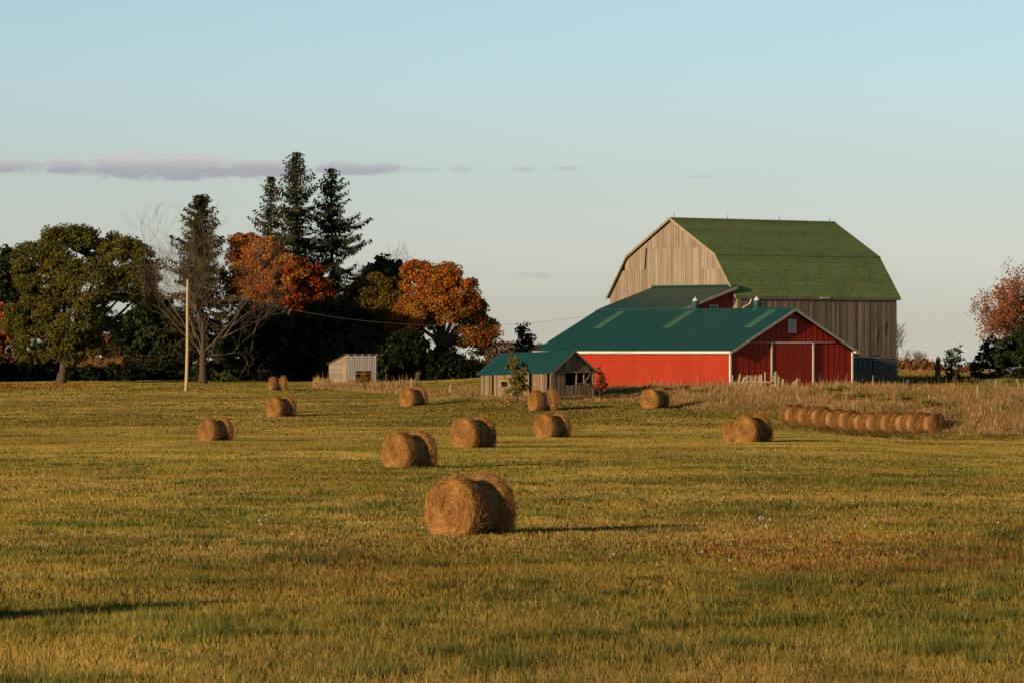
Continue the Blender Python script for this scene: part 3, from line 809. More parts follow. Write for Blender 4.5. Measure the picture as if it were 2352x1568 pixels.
# ---------------------------------------------------------------- trees
def leaf_mesh(name, blobs, nclump, nleaf, size, pal, seed, parent=None, loc=(0, 0, 0), crad=.8, mat=None, inner=.35, flat=.7):
    """blobs: (centre, radii, weight). many leaf-sized cards in clumps"""
    r = np.random.default_rng(seed)
    wts = np.array([b[2]*b[1][0]*b[1][2] for b in blobs]); wts = wts/wts.sum()
    cs, ds = [], []
    for b, w in zip(blobs, wts):
        k = max(2, int(round(nclump*w)))
        u = unit(r.normal(0, 1, (k, 3))); f = inner+(1-inner)*r.random(k)**.5
        cs.append(np.array(b[0])+u*f[:, None]*np.array(b[1])); ds.append(u)
    cs = np.concatenate(cs); ds = np.concatenate(ds)
    k = len(cs)
    cr = crad*r.uniform(.55, 1.25, k); cnt = np.maximum(4, (nleaf*r.uniform(.5, 1.4, k)).astype(int))
    rep = np.repeat(np.arange(k), cnt); n = len(rep)
    off = unit(r.normal(0, 1, (n, 3)))*(r.random((n, 1))**.45)*cr[rep, None]*.9; off[:, 2] *= flat
    cen = cs[rep]+off
    nr = unit(ds[rep]*.5+np.array((0, 0, .35))+r.normal(0, .75, (n, 3)))
    a = unit(np.cross(nr, r.normal(0, 1, (n, 3)))); b = np.cross(nr, a)
    s = (size*r.uniform(.6, 1.35, n))[:, None]
    V, Fl, Sz = quads(cen, a*s*.62, b*s*.55)
    ctone = r.random(k)
    col = pal(cen, ctone[rep], r)
    return np_mesh(name, V, Fl, Sz, mat or M['leaf'], parent, loc, np.repeat(col, 4, 0)), cs

def branches(mb, base, fork, targets, r0, r):
    for tgt in targets:
        tgt = np.array(tgt); mid = fork+(tgt-fork)*.5+np.array((r.uniform(-.5, .5), r.uniform(-.5, .5), r.uniform(.1, .9)))
        mb.tube([fork-np.array((0, 0, .3)), fork+(mid-fork)*.5+np.array((0, 0, .25)), mid, mid+(tgt-mid)*.5+np.array((0, 0, .2)), tgt], [r0*.62, r0*.5, r0*.36, r0*.22, r0*.07], 6)

def mixpal(cols, wts, jit=.3, grad=None):
    cols = np.array(cols); w = np.cumsum(np.array(wts)/sum(wts))
    def f(cen, tone, r):
        q = np.clip(.75*tone+.25*r.random(len(tone)), 0, .999)
        if grad is not None: q = np.clip(q*.6+grad(cen)*.4, 0, .999)
        i = np.searchsorted(w, q); c = cols[np.minimum(i, len(cols)-1)]
        return c*(1-jit+2*jit*r.random((len(tone), 1)))
    return f

def broadleaf(name, label, px_base, d, trunk_w, fork_py, blobs, nclump, nleaf, size, pal, seed, crad=.8, group=None, inner=.35, py_base=None, stems=None):
    x = X(px_base, d); g = G(x, d)
    t = thing(name, label, 'tree', (x, d, g), group)
    bl = []
    for (px, py, rx, ry, dd, w) in blobs:
        c = P(px, py, d+dd); s = (d+dd)/F
        bl.append((c, (rx*s, (rx+ry)*.5*s, ry*s), w))
    o, cs = leaf_mesh('crown', bl, nclump, nleaf, size, pal, seed, t, (x, d, g), crad, inner=inner)
    r = random.Random(seed); mb = MB()
    fk = np.array((x+.2, d, EYE-(fork_py-HY)/F*d)); w = trunk_w/F*d/2
    mb.tube([(x-.05, d, g-.3), (x, d, g+.25), (x+.05, d, g+.9), ((x+fk[0])/2+.1, d, (g+fk[2])/2), fk], [w*1.7, w*1.2, w, w*.9, w*.8], 9)
    tg = [b[0]+np.array((r.uniform(-.6, .6), 0, r.uniform(-.8, .6))) for b in bl]
    tg += [cs[r.randrange(len(cs))] for _ in range(10)]
    branches(mb, None, fk, tg, w, r)
    if stems:
        for (pa, pb) in stems:
            q = P(*pa, d); mb.tube([(q[0], d, G(q[0], d)-.3), P(*pb, d)], [w*.8, w*.5], 7)
    mb.build('trunk', M['bark'], t, (x, d, g), smooth=True)
    return t

OLIVE = [(.065, .073, .014), (.104, .097, .017), (.14, .112, .020), (.17, .105, .020)]
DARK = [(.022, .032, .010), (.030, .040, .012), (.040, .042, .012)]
ORANGE = [(.37, .11, .017), (.43, .145, .020), (.31, .078, .015), (.40, .18, .026), (.20, .11, .02)]
RED = [(.34, .06, .013), (.27, .045, .012), (.40, .095, .016), (.36, .13, .02)]
GOLD = [(.13, .085, .016), (.19, .10, .018), (.10, .075, .016), (.24, .11, .018)]

broadleaf('maple_tree', 'big olive green maple with wide crown and short forked trunk on the left lawn', 141, 447, 21, 826,
          [(165, 585, 88, 64, 0, 1.2), (110, 640, 72, 60, -1, 1), (205, 650, 80, 56, -2, 1), (188, 545, 40, 24, 0, .7), (140, 548, 34, 26, 0, .6), (270, 560, 34, 24, 0, .7), (55, 600, 30, 26, 0, .6), (345, 600, 22, 24, 0, .4), (350, 660, 24, 20, 2, .35), (285, 598, 68, 56, -1, 1.2), (310, 650, 56, 40, -1, 1), (85, 720, 58, 56, 0, 1), (160, 735, 76, 58, -2, 1.1), (232, 722, 56, 40, 0, .55), (75, 785, 48, 40, 0, .9), (140, 808, 62, 30, 0, .9), (210, 800, 50, 28, 0, .7), (45, 735, 32, 44, 0, .7), (265, 745, 40, 22, 2, .3), (70, 600, 42, 36, 0, .7), (325, 625, 34, 26, 0, .6), (330, 690, 32, 22, 2, .3)],
          600, 190, .178, mixpal(OLIVE, [3, 4, 3, 1]), 101, crad=.98, inner=.6)
broadleaf('dark_maple_tree', 'dark shaded tree with two leaning trunks at the far left edge', 46, 482, 14, 800,
          [(10, 640, 60, 70, 0, 1), (-50, 660, 70, 80, 0, 1), (20, 730, 60, 70, 0, 1), (-60, 760, 60, 60, 0, 1), (60, 700, 40, 90, 3, 1)],
          300, 60, .36, mixpal(DARK, [1, 1, 1]), 102, crad=1.1, stems=[((64, 880), (86, 760))])
broadleaf('orange_sapling_tree', 'small tree with bright orange leaves cut off by the left edge', -12, 455, 6, 840,
          [(-8, 775, 26, 34, 0, 1), (-2, 722, 12, 24, 0, .6), (-20, 815, 30, 20, 0, .8)], 34, 55, .28, mixpal(ORANGE, [2, 1, 3, 1, 1]), 103, crad=.6)
broadleaf('orange_maple_tree', 'orange and red maple in front of the three tall spruces', 640, 476, 16, 760,
          [(555, 570, 42, 36, 0, 1), (610, 590, 52, 46, -1, 1), (660, 625, 58, 40, -1, 1.1), (560, 630, 52, 46, 0, 1), (715, 640, 38, 28, 0, .8), (620, 665, 70, 36, -1, 1), (690, 680, 56, 32, 0, .8), (560, 690, 50, 40, 2, .7), (745, 670, 26, 24, 2, .6)],
          340, 190, .172, mixpal(ORANGE[:2]+[ORANGE[3]]+RED, [2, 2, 2, 2, 2, 2, 1], grad=lambda c: np.clip((c[:, 0]+30)/12., 0, 1)), 104, crad=.95)
broadleaf('orange_maple_tree', 'glowing orange maple with rounded open crown at the right end of the tree line', 1012, 478, 15, 800,
          [(950, 622, 24, 20, 0, .6), (990, 616, 22, 16, 0, .5), (1030, 622, 26, 18, 0, .6), (1075, 655, 22, 22, 0, .5), (1128, 748, 18, 18, 0, .4), (960, 645, 40, 42, 0, 1), (1010, 640, 52, 36, -1, 1.1), (1040, 690, 60, 50, -2, 1.2), (975, 710, 60, 46, -1, 1), (1085, 710, 38, 36, 0, 1), (1100, 755, 38, 30, 0, 1), (1075, 790, 54, 30, 1, .6), (1010, 755, 48, 26, 2, .28), (930, 740, 46, 44, 0, .8), (1120, 765, 20, 26, 0, .5)],
          360, 190, .172, mixpal(ORANGE+RED[:2], [3, 3, 2, 3, 2, 1, 1]), 105, crad=.95, inner=.4)
broadleaf('golden_maple_tree', 'dull gold and olive tree left of the glowing orange maple', 860, 481, 12, 800,
          [(870, 665, 46, 34, 0, 1), (830, 690, 42, 38, 0, 1), (895, 710, 42, 44, 0, 1), (840, 740, 46, 40, 0, 1), (900, 765, 46, 30, 1, .8)],
          180, 210, .175, mixpal(GOLD, [3, 2, 3, 1]), 106, crad=.95)
broadleaf('dark_green_tree', 'round dark green tree between the spruces and the glowing orange maple', 885, 508, 14, 760,
          [(882, 622, 38, 34, 0, 1), (860, 650, 40, 40, 0, 1), (905, 655, 34, 40, 0, 1), (885, 720, 60, 60, 0, 1)], 190, 60, .36, mixpal(DARK, [1, 2, 1]), 107, crad=1.0)
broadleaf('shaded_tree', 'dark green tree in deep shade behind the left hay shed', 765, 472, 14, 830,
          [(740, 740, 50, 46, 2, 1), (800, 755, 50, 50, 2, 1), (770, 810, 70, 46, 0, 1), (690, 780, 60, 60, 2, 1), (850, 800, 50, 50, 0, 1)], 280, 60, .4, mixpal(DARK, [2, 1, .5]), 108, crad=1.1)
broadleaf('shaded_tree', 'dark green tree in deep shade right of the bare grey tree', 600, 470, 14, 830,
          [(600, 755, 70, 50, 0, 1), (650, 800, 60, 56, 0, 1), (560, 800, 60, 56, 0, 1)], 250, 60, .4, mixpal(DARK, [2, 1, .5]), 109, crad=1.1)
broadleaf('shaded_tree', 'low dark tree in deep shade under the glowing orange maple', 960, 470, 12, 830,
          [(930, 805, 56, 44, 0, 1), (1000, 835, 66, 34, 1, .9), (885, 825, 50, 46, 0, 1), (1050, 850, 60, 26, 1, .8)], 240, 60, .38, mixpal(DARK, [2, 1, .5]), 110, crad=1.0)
broadleaf('green_tree', 'dark green tree behind the right limbs of the big olive maple', 352, 478, 7, 850,
          [(350, 715, 50, 50, 0, 1), (310, 770, 50, 46, 0, .7), (385, 760, 46, 60, 0, 1), (345, 800, 44, 46, 0, 1), (400, 820, 44, 40, 0, 1)], 200, 60, .36, mixpal(DARK, [2, 1.5, .5]), 111, crad=1.0)
# woods out of frame on the sun side: they throw the shade that lies over the hedges
for i, (x, d, hh) in enumerate(((-78, 446, 15), (-70, 470, 14), (-88, 425, 15), (-96, 455, 17))):
    px = 1176+x/d*F; s = F/d; by = HY-(G(x, d)-EYE)/d*F
    broadleaf('dark_maple_tree', 'shade tree just outside the left edge of the picture', px, d, 16, by-3*s,
              [(px, by-hh*.62*s, 5.5*s, hh*.34*s, 0, 1), (px-3*s, by-hh*.45*s, 4*s, 4*s, 0, 1), (px+3*s, by-hh*.45*s, 4*s, 4*s, 0, 1)], 150, 50, .45, mixpal(DARK, [1, 1, 1]), 120+i, crad=1.4, group='shade trees outside the left edge')

# ---- spruces
def spruce(name, label, px, d, top_py, spread_px, seed, low=.04, col=((.052, .056, .020), (.080, .070, .025), (.040, .046, .017)), dens=1., step=.58, group=None, loc_only=None, cat='tree', bare=0.):
    r = np.random.default_rng(seed); x = X(px, d); g = G(x, d); top = EYE-(top_py-HY)/F*d; H = top-g; Lb = spread_px/F*d
    t = thing(name, label, cat, (x, d, g), group)
    mb = MB(); mb.tube([(x, d, g-.3), (x, d, g+H*.5), (x, d, g+H*.98)], [H*.017, H*.010, .02], 7)
    cen, aa, bb, cc = [], [], [], []
    z = low*H; cols = np.array(col)
    gaps = r.random(400)
    lev = 0
    while z < H-.15:
        f = z/H
        prof = (1-f)**.62*(.78+.22*math.sin(min(f*3.3, 1.57)))
        nb = max(4, int(r.integers(4, 7)*dens))
        a0 = r.uniform(0, 2*pi)
        for k in range(nb):
            if r.random() < .16+bare: continue
            az = a0+2*pi*k/nb+r.normal(0, .22); Lk = max(.18, Lb*prof*r.uniform(.45, 1.2)*(1+.28*math.sin(z*2.6+seed)*(f < .85)))
            dx, dy = cos(az), sin(az)
            rise = .85*(f-.42); sag = (.30+.14*(1-f))
            ns = max(3, int(Lk/.23)); u = np.linspace(.06, 1, ns)
            pz = z+Lk*(rise*u-sag*u*(1-.0*u)+.34*u**3*.9)
            pts = np.stack((x+dx*Lk*u, d+dy*Lk*u, g+pz), -1)
            if Lk > .9: mb.tube([(x, d, g+z), pts[ns//2], pts[-1]], [.035+.008*Lk, .03, .008], 4, cap=False)
            fw = np.array((dx, dy, 0.)); sd = np.array((-dy, dx, 0.))
            tone = cols[r.integers(0, len(cols))]*r.uniform(.75, 1.25)
            for s_ in (-1, 1):
                ln = (.26+.44*(1-u*.75)*min(1, Lk/2.0)+.10)*r.uniform(.7, 1.3, ns)
                dv = unit(sd*s_*.75+fw*.55+np.array((0, 0, -1))*r.uniform(.15, .7, ns)[:, None]+r.normal(0, .12, (ns, 3)))
                cen.append(pts+dv*ln[:, None]*.5); aa.append(dv*ln[:, None]*.56)
                bb.append(unit(np.cross(dv, r.normal(0, .5, (ns, 3))+np.array((0, 0, 1))))*r.uniform(.07, .13, ns)[:, None]); cc.append(np.tile(tone, (ns, 1))*r.uniform(.7, 1.3, (ns, 1)))
            # hanging twigs under the bough
            ln = r.uniform(.22, .72, ns)*min(1, .45+Lk/4); dv = unit(np.array((0, 0, -1.))+fw*.25+r.normal(0, .2, (ns, 3)))
            cen.append(pts+dv*ln[:, None]*.5); aa.append(dv*ln[:, None]*.55); bb.append(unit(np.cross(dv, r.normal(0, 1, (ns, 3))))*r.uniform(.08, .15, ns)[:, None]); cc.append(np.tile(tone, (ns, 1))*r.uniform(.6, 1.2, (ns, 1)))
            # bough top
            dv = unit(fw+np.array((0, 0, .12))+r.normal(0, .12, (ns, 3))); cen.append(pts); aa.append(dv*.2+0*pts); bb.append(np.tile(sd, (ns, 1))*r.uniform(.05, .1, ns)[:, None]); cc.append(np.tile(tone, (ns, 1))*r.uniform(.8, 1.3, (ns, 1)))
        z += step*(1.08-.68*f)*r.uniform(.8, 1.3)*(1.25 if r.random() < .2 else 1)
        lev += 1
    cen = np.concatenate(cen); aa = np.concatenate(aa); bb = np.concatenate(bb); cc = np.concatenate(cc)
    V, Fl, Sz = quads(cen, aa, bb)
    np_mesh('needles', V, Fl, Sz, M['needle'], t, (x, d, g), np.repeat(cc, 4, 0))
    mb.build('trunk', M['bark'], t, (x, d, g))
    return t
spruce('spruce_tree', 'tallest spruce, the middle one of three beside the orange maple', 681, 497, 345, 128, 201)
spruce('spruce_tree', 'left and smallest of the three spruces, pale where the sun hits', 622, 492, 404, 98, 202)
spruce('spruce_tree', 'right-hand dark spruce of the three with wide drooping lower boughs', 762, 500, 386, 142, 203, col=((.032, .042, .017), (.052, .052, .020), (.026, .034, .014)))
spruce('spruce_tree', 'bushy brownish spruce standing right behind the bare grey tree', 460, 474, 444, 126, 204, dens=1.35, step=.38, col=((.055, .05, .018), (.075, .06, .022), (.038, .040, .015)))
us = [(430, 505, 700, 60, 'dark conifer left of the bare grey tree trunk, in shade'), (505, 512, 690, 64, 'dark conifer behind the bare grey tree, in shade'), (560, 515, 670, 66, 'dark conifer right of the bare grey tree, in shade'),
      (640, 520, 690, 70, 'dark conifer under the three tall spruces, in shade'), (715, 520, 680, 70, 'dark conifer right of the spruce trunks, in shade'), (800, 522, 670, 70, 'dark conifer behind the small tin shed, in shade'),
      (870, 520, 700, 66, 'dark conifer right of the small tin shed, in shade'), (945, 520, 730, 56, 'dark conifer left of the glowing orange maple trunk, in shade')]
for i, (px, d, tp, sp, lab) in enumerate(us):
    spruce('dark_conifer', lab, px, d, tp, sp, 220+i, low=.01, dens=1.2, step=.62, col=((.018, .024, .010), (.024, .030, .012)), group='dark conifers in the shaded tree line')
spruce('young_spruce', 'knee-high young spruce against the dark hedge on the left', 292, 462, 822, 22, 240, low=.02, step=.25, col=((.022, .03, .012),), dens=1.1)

# ---- bare trees
def bare_tree(name, label, px, d, by, top_py, spread_px, seed, depth=6, r0=.35, mat='twig', group=None, trunk=.18, lean=0., leaves=None, nmain=9, up=.55, cat='tree', wmin=.010):
    r = random.Random(seed); x = X(px, d); g = G(x, d); H = EYE-(top_py-HY)/F*d-g; S = spread_px/F*d
    t = thing(name, label, cat, (x, d, g), group); mb = MB(); tips = []
    def grow(p, dirv, L, rad, lev):
        n = 4 if lev < 2 else 3; pts = [p]; q = p.copy(); v = dirv.copy()
        for i in range(n):
            v = v+np.array((r.gauss(0, .17), r.gauss(0, .17), r.gauss(.05, .11))); v /= np.linalg.norm(v); q = q+v*L/n; pts.append(q)
        rr = [max(wmin, rad*(1-.55*i/n)) for i in range(n+1)]
        mb.tube(pts, rr, 6 if lev < 2 else 3, cap=False)
        if lev >= depth: tips.append(q); return
        nk = r.choice((2, 2, 3)) if lev else nmain
        for k in range(nk+ (1 if lev < 4 else 0)):
            f = r.uniform(.35, 1) if k else 1.
            i = min(n, max(1, int(round(f*n)))); a = r.uniform(.25, .75)
            w = np.array((r.gauss(0, 1), r.gauss(0, 1), r.gauss(0, .8))); w -= v*w.dot(v); w /= (np.linalg.norm(w)+1e-9)
            nv = v*cos(a)+w*sin(a)+np.array((0, 0, .10)); nv /= np.linalg.norm(nv)
            grow(pts[i], nv, L*r.uniform(.55, .78), max(wmin, rr[i]*r.uniform(.5, .7)), lev+1)
    base = np.array((x, d, g-.2)); th = H*trunk
    fk = base+np.array((lean*th, 0, th+.2))
    tb = MB(); tb.tube([base, base+(fk-base)*.25, fk, fk+np.array((lean*.5, 0, H*.12))], [r0*1.5, r0*1.08, r0*.9, r0*.45], 9); tb.build('trunk', M['bark'], t, (x, d, g))
    Lm = H*(1-trunk)
    for k in range(nmain):
        az = 2*pi*k/nmain+r.uniform(-.3, .3); sp = r.uniform(.15, 1)
        v = np.array((cos(az)*S/Lm*sp*1.15, sin(az)*.8*S/Lm*sp, r.uniform(up, 1.)));  v /= np.linalg.norm(v)
        grow(fk-np.array((0, 0, r.uniform(0, th*.45))), v, Lm*r.uniform(.36, .48), r0*r.uniform(.26, .42), 1)
    mb.build('branches', M[mat], t, (x, d, g))
    if leaves:
        pal, size, per = leaves
        tp = np.array(tips); rg = np.random.default_rng(seed); rep = np.repeat(np.arange(len(tp)), per); n = len(rep)
        cen = tp[rep]+rg.normal(0, .26, (n, 3)); nr = unit(rg.normal(0, 1, (n, 3))); a = unit(np.cross(nr, rg.normal(0, 1, (n, 3)))); b = np.cross(nr, a); s = size*rg.uniform(.6, 1.3, (n, 1))
        V, Fl, Sz = quads(cen, a*s*.6, b*s*.5)
        np_mesh('leaves', V, Fl, Sz, M['leaf'], t, (x, d, g), np.repeat(pal(cen, rg.random(len(tp))[rep], rg), 4, 0))
    return t
bare_tree('bare_tree', 'large leafless grey tree with fine spreading twigs left of centre', 466, 443, 880, 466, 225, 301, depth=6, r0=.34, trunk=.22, nmain=11, up=.0, wmin=.0065)
bare_tree('bare_tree', 'thin leafless twigs showing above the dark green tree beside the spruces', 858, 512, 880, 556, 40, 302, depth=5, r0=.14, trunk=.5, nmain=5)
bare_tree('bare_tree', 'slim leafless tree behind the right corner of the gambrel barn', 2062, 470, 860, 745, 24, 303, depth=5, r0=.09, trunk=.35, nmain=5)
bare_tree('bare_tree', 'leafless pale saplings above the orange bushes right of the barn', 2094, 530, 850, 792, 26, 304, depth=4, r0=.05, trunk=.15, nmain=6)
bare_tree('bare_tree', 'small leafless grey sapling left of the dead stump', 2118, 528, 850, 800, 16, 305, depth=4, r0=.045, trunk=.2, nmain=5)
bare_tree('orange_autumn_tree', 'half bare tree with orange leaves at the right edge behind dark bushes', 2368, 430, 870, 645, 130, 306, depth=6, r0=.2, trunk=.1, nmain=15, up=.15, wmin=.015,
          leaves=(mixpal([(.33, .095, .025), (.36, .13, .035), (.28, .10, .04), (.24, .065, .025)], [2, 2, 2, 1]), .18, 5))

# ---- bushes and shrubs
def bush(name, label, px, d, blobs, nclump, nleaf, size, pal, seed, crad=.5, stems=5, group=None, cat='bush', inner=.2):
    x = X(px, d); g = G(x, d); t = thing(name, label, cat, (x, d, g), group); bl = []
    for (bx, byy, rx, ry, dd, w) in blobs:
        c = P(bx, byy, d+dd); s = d/F; bl.append((c, (rx*s, (rx+ry)*.5*s, ry*s), w))
    o, cs = leaf_mesh('foliage', bl, nclump, nleaf, size, pal, seed, t, (x, d, g), crad, inner=inner)
    mb = MB(); r = random.Random(seed)
    for k in range(stems):
        c = cs[r.randrange(len(cs))]; b = np.array((x, d, g-.05))
        mb.tube([b, (b+c)/2+np.array((0, 0, .1)), c], [.035, .025, .01], 5)
    mb.build('stems', M['bark'], t, (x, d, g))
    return t
BUSHG = [(.024, .034, .012), (.034, .044, .014), (.045, .05, .016)]
bush('dark_bush', 'big dense dark green bush at the right edge below the orange tree', 2300, 402, [(2300, 812, 54, 46, 0, 1), (2345, 795, 40, 36, 0, 1), (2268, 842, 40, 38, 0, 1), (2335, 835, 48, 44, 0, 1), (2380, 830, 40, 48, 0, 1)], 230, 60, .17, mixpal(BUSHG, [2, 2, 1]), 401, crad=.6, stems=8)
bush('young_shrub', 'loose upright dark shrub right of the dead stump', 2190, 385, [(2190, 835, 30, 36, 0, 1), (2183, 812, 12, 20, 0, .5), (2206, 815, 14, 22, 0, .5), (2190, 865, 22, 18, 0, .7)], 62, 22, .13, mixpal(BUSHG, [1, 1, 1]), 402, crad=.45, stems=14)
bush('leafy_sapling', 'yellow-green leafy sapling growing in front of the grey plank shed', 1188, 327, [(1187, 872, 22, 28, 0, 1), (1178, 840, 13, 28, 0, 1), (1202, 848, 11, 28, 0, .8), (1177, 815, 7, 14, 0, .5), (1190, 890, 26, 14, 0, .8), (1184, 898, 20, 8, 0, .8)], 84, 40, .12, mixpal([(.08, .11, .018), (.15, .14, .022), (.24, .16, .024), (.26, .12, .02)], [2, 3, 3, 1]), 403, crad=.28, stems=7, cat='sapling')
bush('red_leaf_shrub', 'slender shrub with coppery red leaves at the right end of the plank shed', 1378, 330, [(1378, 868, 10, 24, 0, 1), (1384, 888, 14, 12, 0, 1), (1366, 890, 14, 10, 0, .6), (1375, 848, 4, 9, 0, .3)], 34, 22, .11, mixpal([(.22, .045, .014), (.17, .04, .014), (.28, .09, .02)], [2, 2, 1]), 404, crad=.25, stems=6, cat='shrub')
bush('tall_dark_tree', 'small dark feathery tree standing beyond the left end of the teal shed roof', 1206, 505, [(1205, 775, 22, 34, 0, 1), (1200, 752, 12, 18, 0, .6), (1222, 780, 14, 22, 0, .6), (1200, 800, 26, 18, 0, .8)], 66, 20, .2, mixpal(BUSHG, [2, 1, 1]), 405, crad=.6, stems=12, cat='tree')
bush('autumn_bush', 'pinkish brown bush below the small dark feathery tree', 1165, 560, [(1080, 845, 40, 22, 0, 1), (1125, 840, 36, 24, 0, 1), (1160, 800, 32, 18, 0, 1), (1225, 800, 26, 16, 0, 1), (1140, 815, 26, 20, 0, 1), (1195, 815, 30, 20, 0, 1)], 190, 36, .22, mixpal([(.16, .08, .045), (.12, .07, .04), (.2, .075, .03), (.09, .06, .02)], [2, 2, 1, 1]), 406, crad=.7)
bush('orange_bush', 'long low orange bush on the far field right of the gambrel barn', 2105, 545, [(2080, 838, 26, 13, 0, 1), (2118, 838, 34, 16, 0, 1), (2150, 846, 22, 11, 0, .8)], 110, 34, .2, mixpal([(.30, .12, .03), (.24, .09, .025), (.2, .11, .03)], [2, 2, 1]), 407, crad=.6)
bush('orange_bush', 'small orange bush between the dark shrub and the big dark bush', 2222, 520, [(2215, 852, 20, 9, 0, 1), (2240, 848, 22, 12, 0, 1)], 60, 30, .2, mixpal([(.30, .11, .03), (.22, .10, .03)], [2, 1]), 408, crad=.5)
bush('orange_bush', 'sunlit rust coloured bush seen under the olive maple crown', 262, 580, [(200, 838, 60, 18, 0, 1), (290, 838, 50, 18, 0, 1), (20, 830, 60, 30, 0, 1), (90, 830, 50, 26, 0, 1), (150, 825, 40, 26, 0, 1), (255, 790, 40, 34, 0, 1), (310, 770, 26, 36, 0, 1), (215, 805, 40, 18, 0, .8), (300, 805, 40, 22, 0, 1)], 420, 46, .3, mixpal([(.17, .06, .02), (.13, .068, .022), (.18, .09, .03)], [2, 2, 2]), 409, crad=.9)
bush('green_shrub', 'small green shrub at the foot of the shaded tree line', 524, 452, [(522, 862, 13, 10, 0, 1), (520, 874, 9, 8, 0, 1)], 22, 34, .16, mixpal([(.06, .085, .02), (.08, .1, .022)], [1, 1]), 410, crad=.35)
bush('orange_shrub', 'little orange leaved shrub at the opening of the tin shed', 838, 412, [(838, 862, 9, 9, 0, 1), (832, 872, 12, 8, 0, 1)], 20, 26, .12, mixpal([(.30, .13, .02), (.2, .12, .02)], [1, 1]), 411, crad=.25)
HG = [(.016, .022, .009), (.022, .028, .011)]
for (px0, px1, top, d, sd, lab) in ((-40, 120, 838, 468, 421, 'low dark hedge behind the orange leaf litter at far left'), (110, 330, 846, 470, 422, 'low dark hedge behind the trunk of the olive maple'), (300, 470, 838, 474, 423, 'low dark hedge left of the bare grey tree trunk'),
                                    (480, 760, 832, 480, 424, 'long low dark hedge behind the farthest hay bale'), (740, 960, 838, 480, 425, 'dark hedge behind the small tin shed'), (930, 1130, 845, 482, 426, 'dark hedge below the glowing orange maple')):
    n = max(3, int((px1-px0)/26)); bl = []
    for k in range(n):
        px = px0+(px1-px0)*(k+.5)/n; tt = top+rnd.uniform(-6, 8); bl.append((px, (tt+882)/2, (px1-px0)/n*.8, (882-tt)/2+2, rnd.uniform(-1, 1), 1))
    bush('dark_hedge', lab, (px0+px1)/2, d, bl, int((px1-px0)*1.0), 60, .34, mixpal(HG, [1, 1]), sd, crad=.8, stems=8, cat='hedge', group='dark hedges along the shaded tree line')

# ---------------------------------------------------------------- tall dry weeds
def weeds(name, label, px0, px1, ylo, yhi, n, h0, h1, seed, cols, wts, stuffcat='weeds', pw=.55, dmax=410, dmin=200):
    """ylo(px), yhi(px): rows between which the weeds root"""
    r = np.random.default_rng(seed)
    nc = n//7
    px = r.uniform(px0, px1, nc); t = r.random(nc)
    py = yhi(px)+(ylo(px)-yhi(px))*t
    d = hit(px, py); x = (px-1176)/F*d
    rep = np.repeat(np.arange(nc), 7); n = len(rep)
    x = x[rep]+r.normal(0, .16, n); d = d[rep]+r.normal(0, .9, n)
    k = (d < dmax) & (d > dmin) & ~inbarn(x, d)
    x, d, rep = x[k], d[k], rep[k]; n = len(x); z = ground(x, d)
    patch = fbm(x/2.5, d/7., seed, 3)
    tallr = r.random(nc)[rep]
    h = (h0+(h1-h0)*r.random(n)**1.3)*(.18+1.75*patch**1.6)*(.8+.4*tallr)*(1+.8*(r.random(n) < .06))
    qx, qy = picture(x, d, z); h = h*(.45+.55*sstep(0, 14, ylo(qx)-qy))
    w = (pw*d/4572.)*r.uniform(.35, .8, n)
    cols = np.array(cols); cw = np.cumsum(np.array(wts)/sum(wts)); ci = np.minimum(np.searchsorted(cw, np.clip(.55*r.random(nc)[rep]+.45*r.random(n), 0, .999)), len(cols)-1)
    c = cols[ci]*(.7+.6*r.random((n, 1)))*(.72+.56*fbm(x/1.6+50, d/5., seed+5, 3))[:, None]
    a = r.uniform(0, pi, n); ln = r.normal(.06, .16, (n, 2))
    V = np.empty((n, 4, 3)); tx = x+ln[:, 0]*h; td = d+ln[:, 1]*h
    dx, dd = np.cos(a)*w, np.sin(a)*w*.6
    V[:, 0] = np.stack((x-dx*.6, d-dd*.6, z-.02), -1); V[:, 1] = np.stack((x+dx*.6, d+dd*.6, z-.02), -1)
    f = .8
    V[:, 2] = np.stack((x+ln[:, 0]*h*f+dx, d+ln[:, 1]*h*f+dd, z+h*f), -1); V[:, 3] = np.stack((tx, td, z+h), -1)
    Fc = np.stack((np.arange(n)*4, np.arange(n)*4+1, np.arange(n)*4+2, np.arange(n)*4+3), -1)
    o = np_mesh(name, V.reshape(-1, 3), Fc.ravel(), np.full(n, 4), M['weed'], col=np.repeat(c, 4, 0))
    tag(o, label, stuffcat, kind='stuff')
def ef(q):
    e = np.interp(q, EDGE[:, 0], EDGE[:, 1]); row = np.interp(q, [1795, 1800, 2150, 2180], [2000, 942, 976, 2000])
    return np.minimum(e, row)
TAN = [(.35, .215, .088), (.26, .155, .06), (.43, .28, .122), (.16, .10, .038), (.13, .115, .03)]
weeds('tall_dry_weeds', 'tall tan dry weeds covering the bank below and right of the barns', 1555, 2560, ef, lambda q: np.interp(q, [1555, 1660, 1690, 1840, 1880, 1950, 2050, 2200, 2430], [896, 893, 898, 898, 888, 886, 890, 900, 904]), 106000, .12, .66, 501, TAN, [4, 3, 2, 2, 1])
weeds('dry_weeds', 'low brown and green undergrowth on the bank between the tall weeds', 1555, 2430, ef, lambda q: np.interp(q, [1555, 1660, 1690, 1840, 1880, 1950, 2050, 2200, 2430], [896, 893, 898, 898, 888, 886, 890, 900, 904]), 60000, .12, .42, 511, [(.16, .12, .035), (.12, .10, .03), (.22, .12, .05)], [2, 1, 2])
weeds('dry_weeds', 'knee-high brown weeds in front of the grey plank shed and red wall', 990, 1570, ef, lambda q: np.interp(q, [990, 1090, 1300, 1400, 1570], [899, 898, 895, 890, 889]), 30000, .10, .5, 502, TAN, [3, 3, 1, 3, 2])
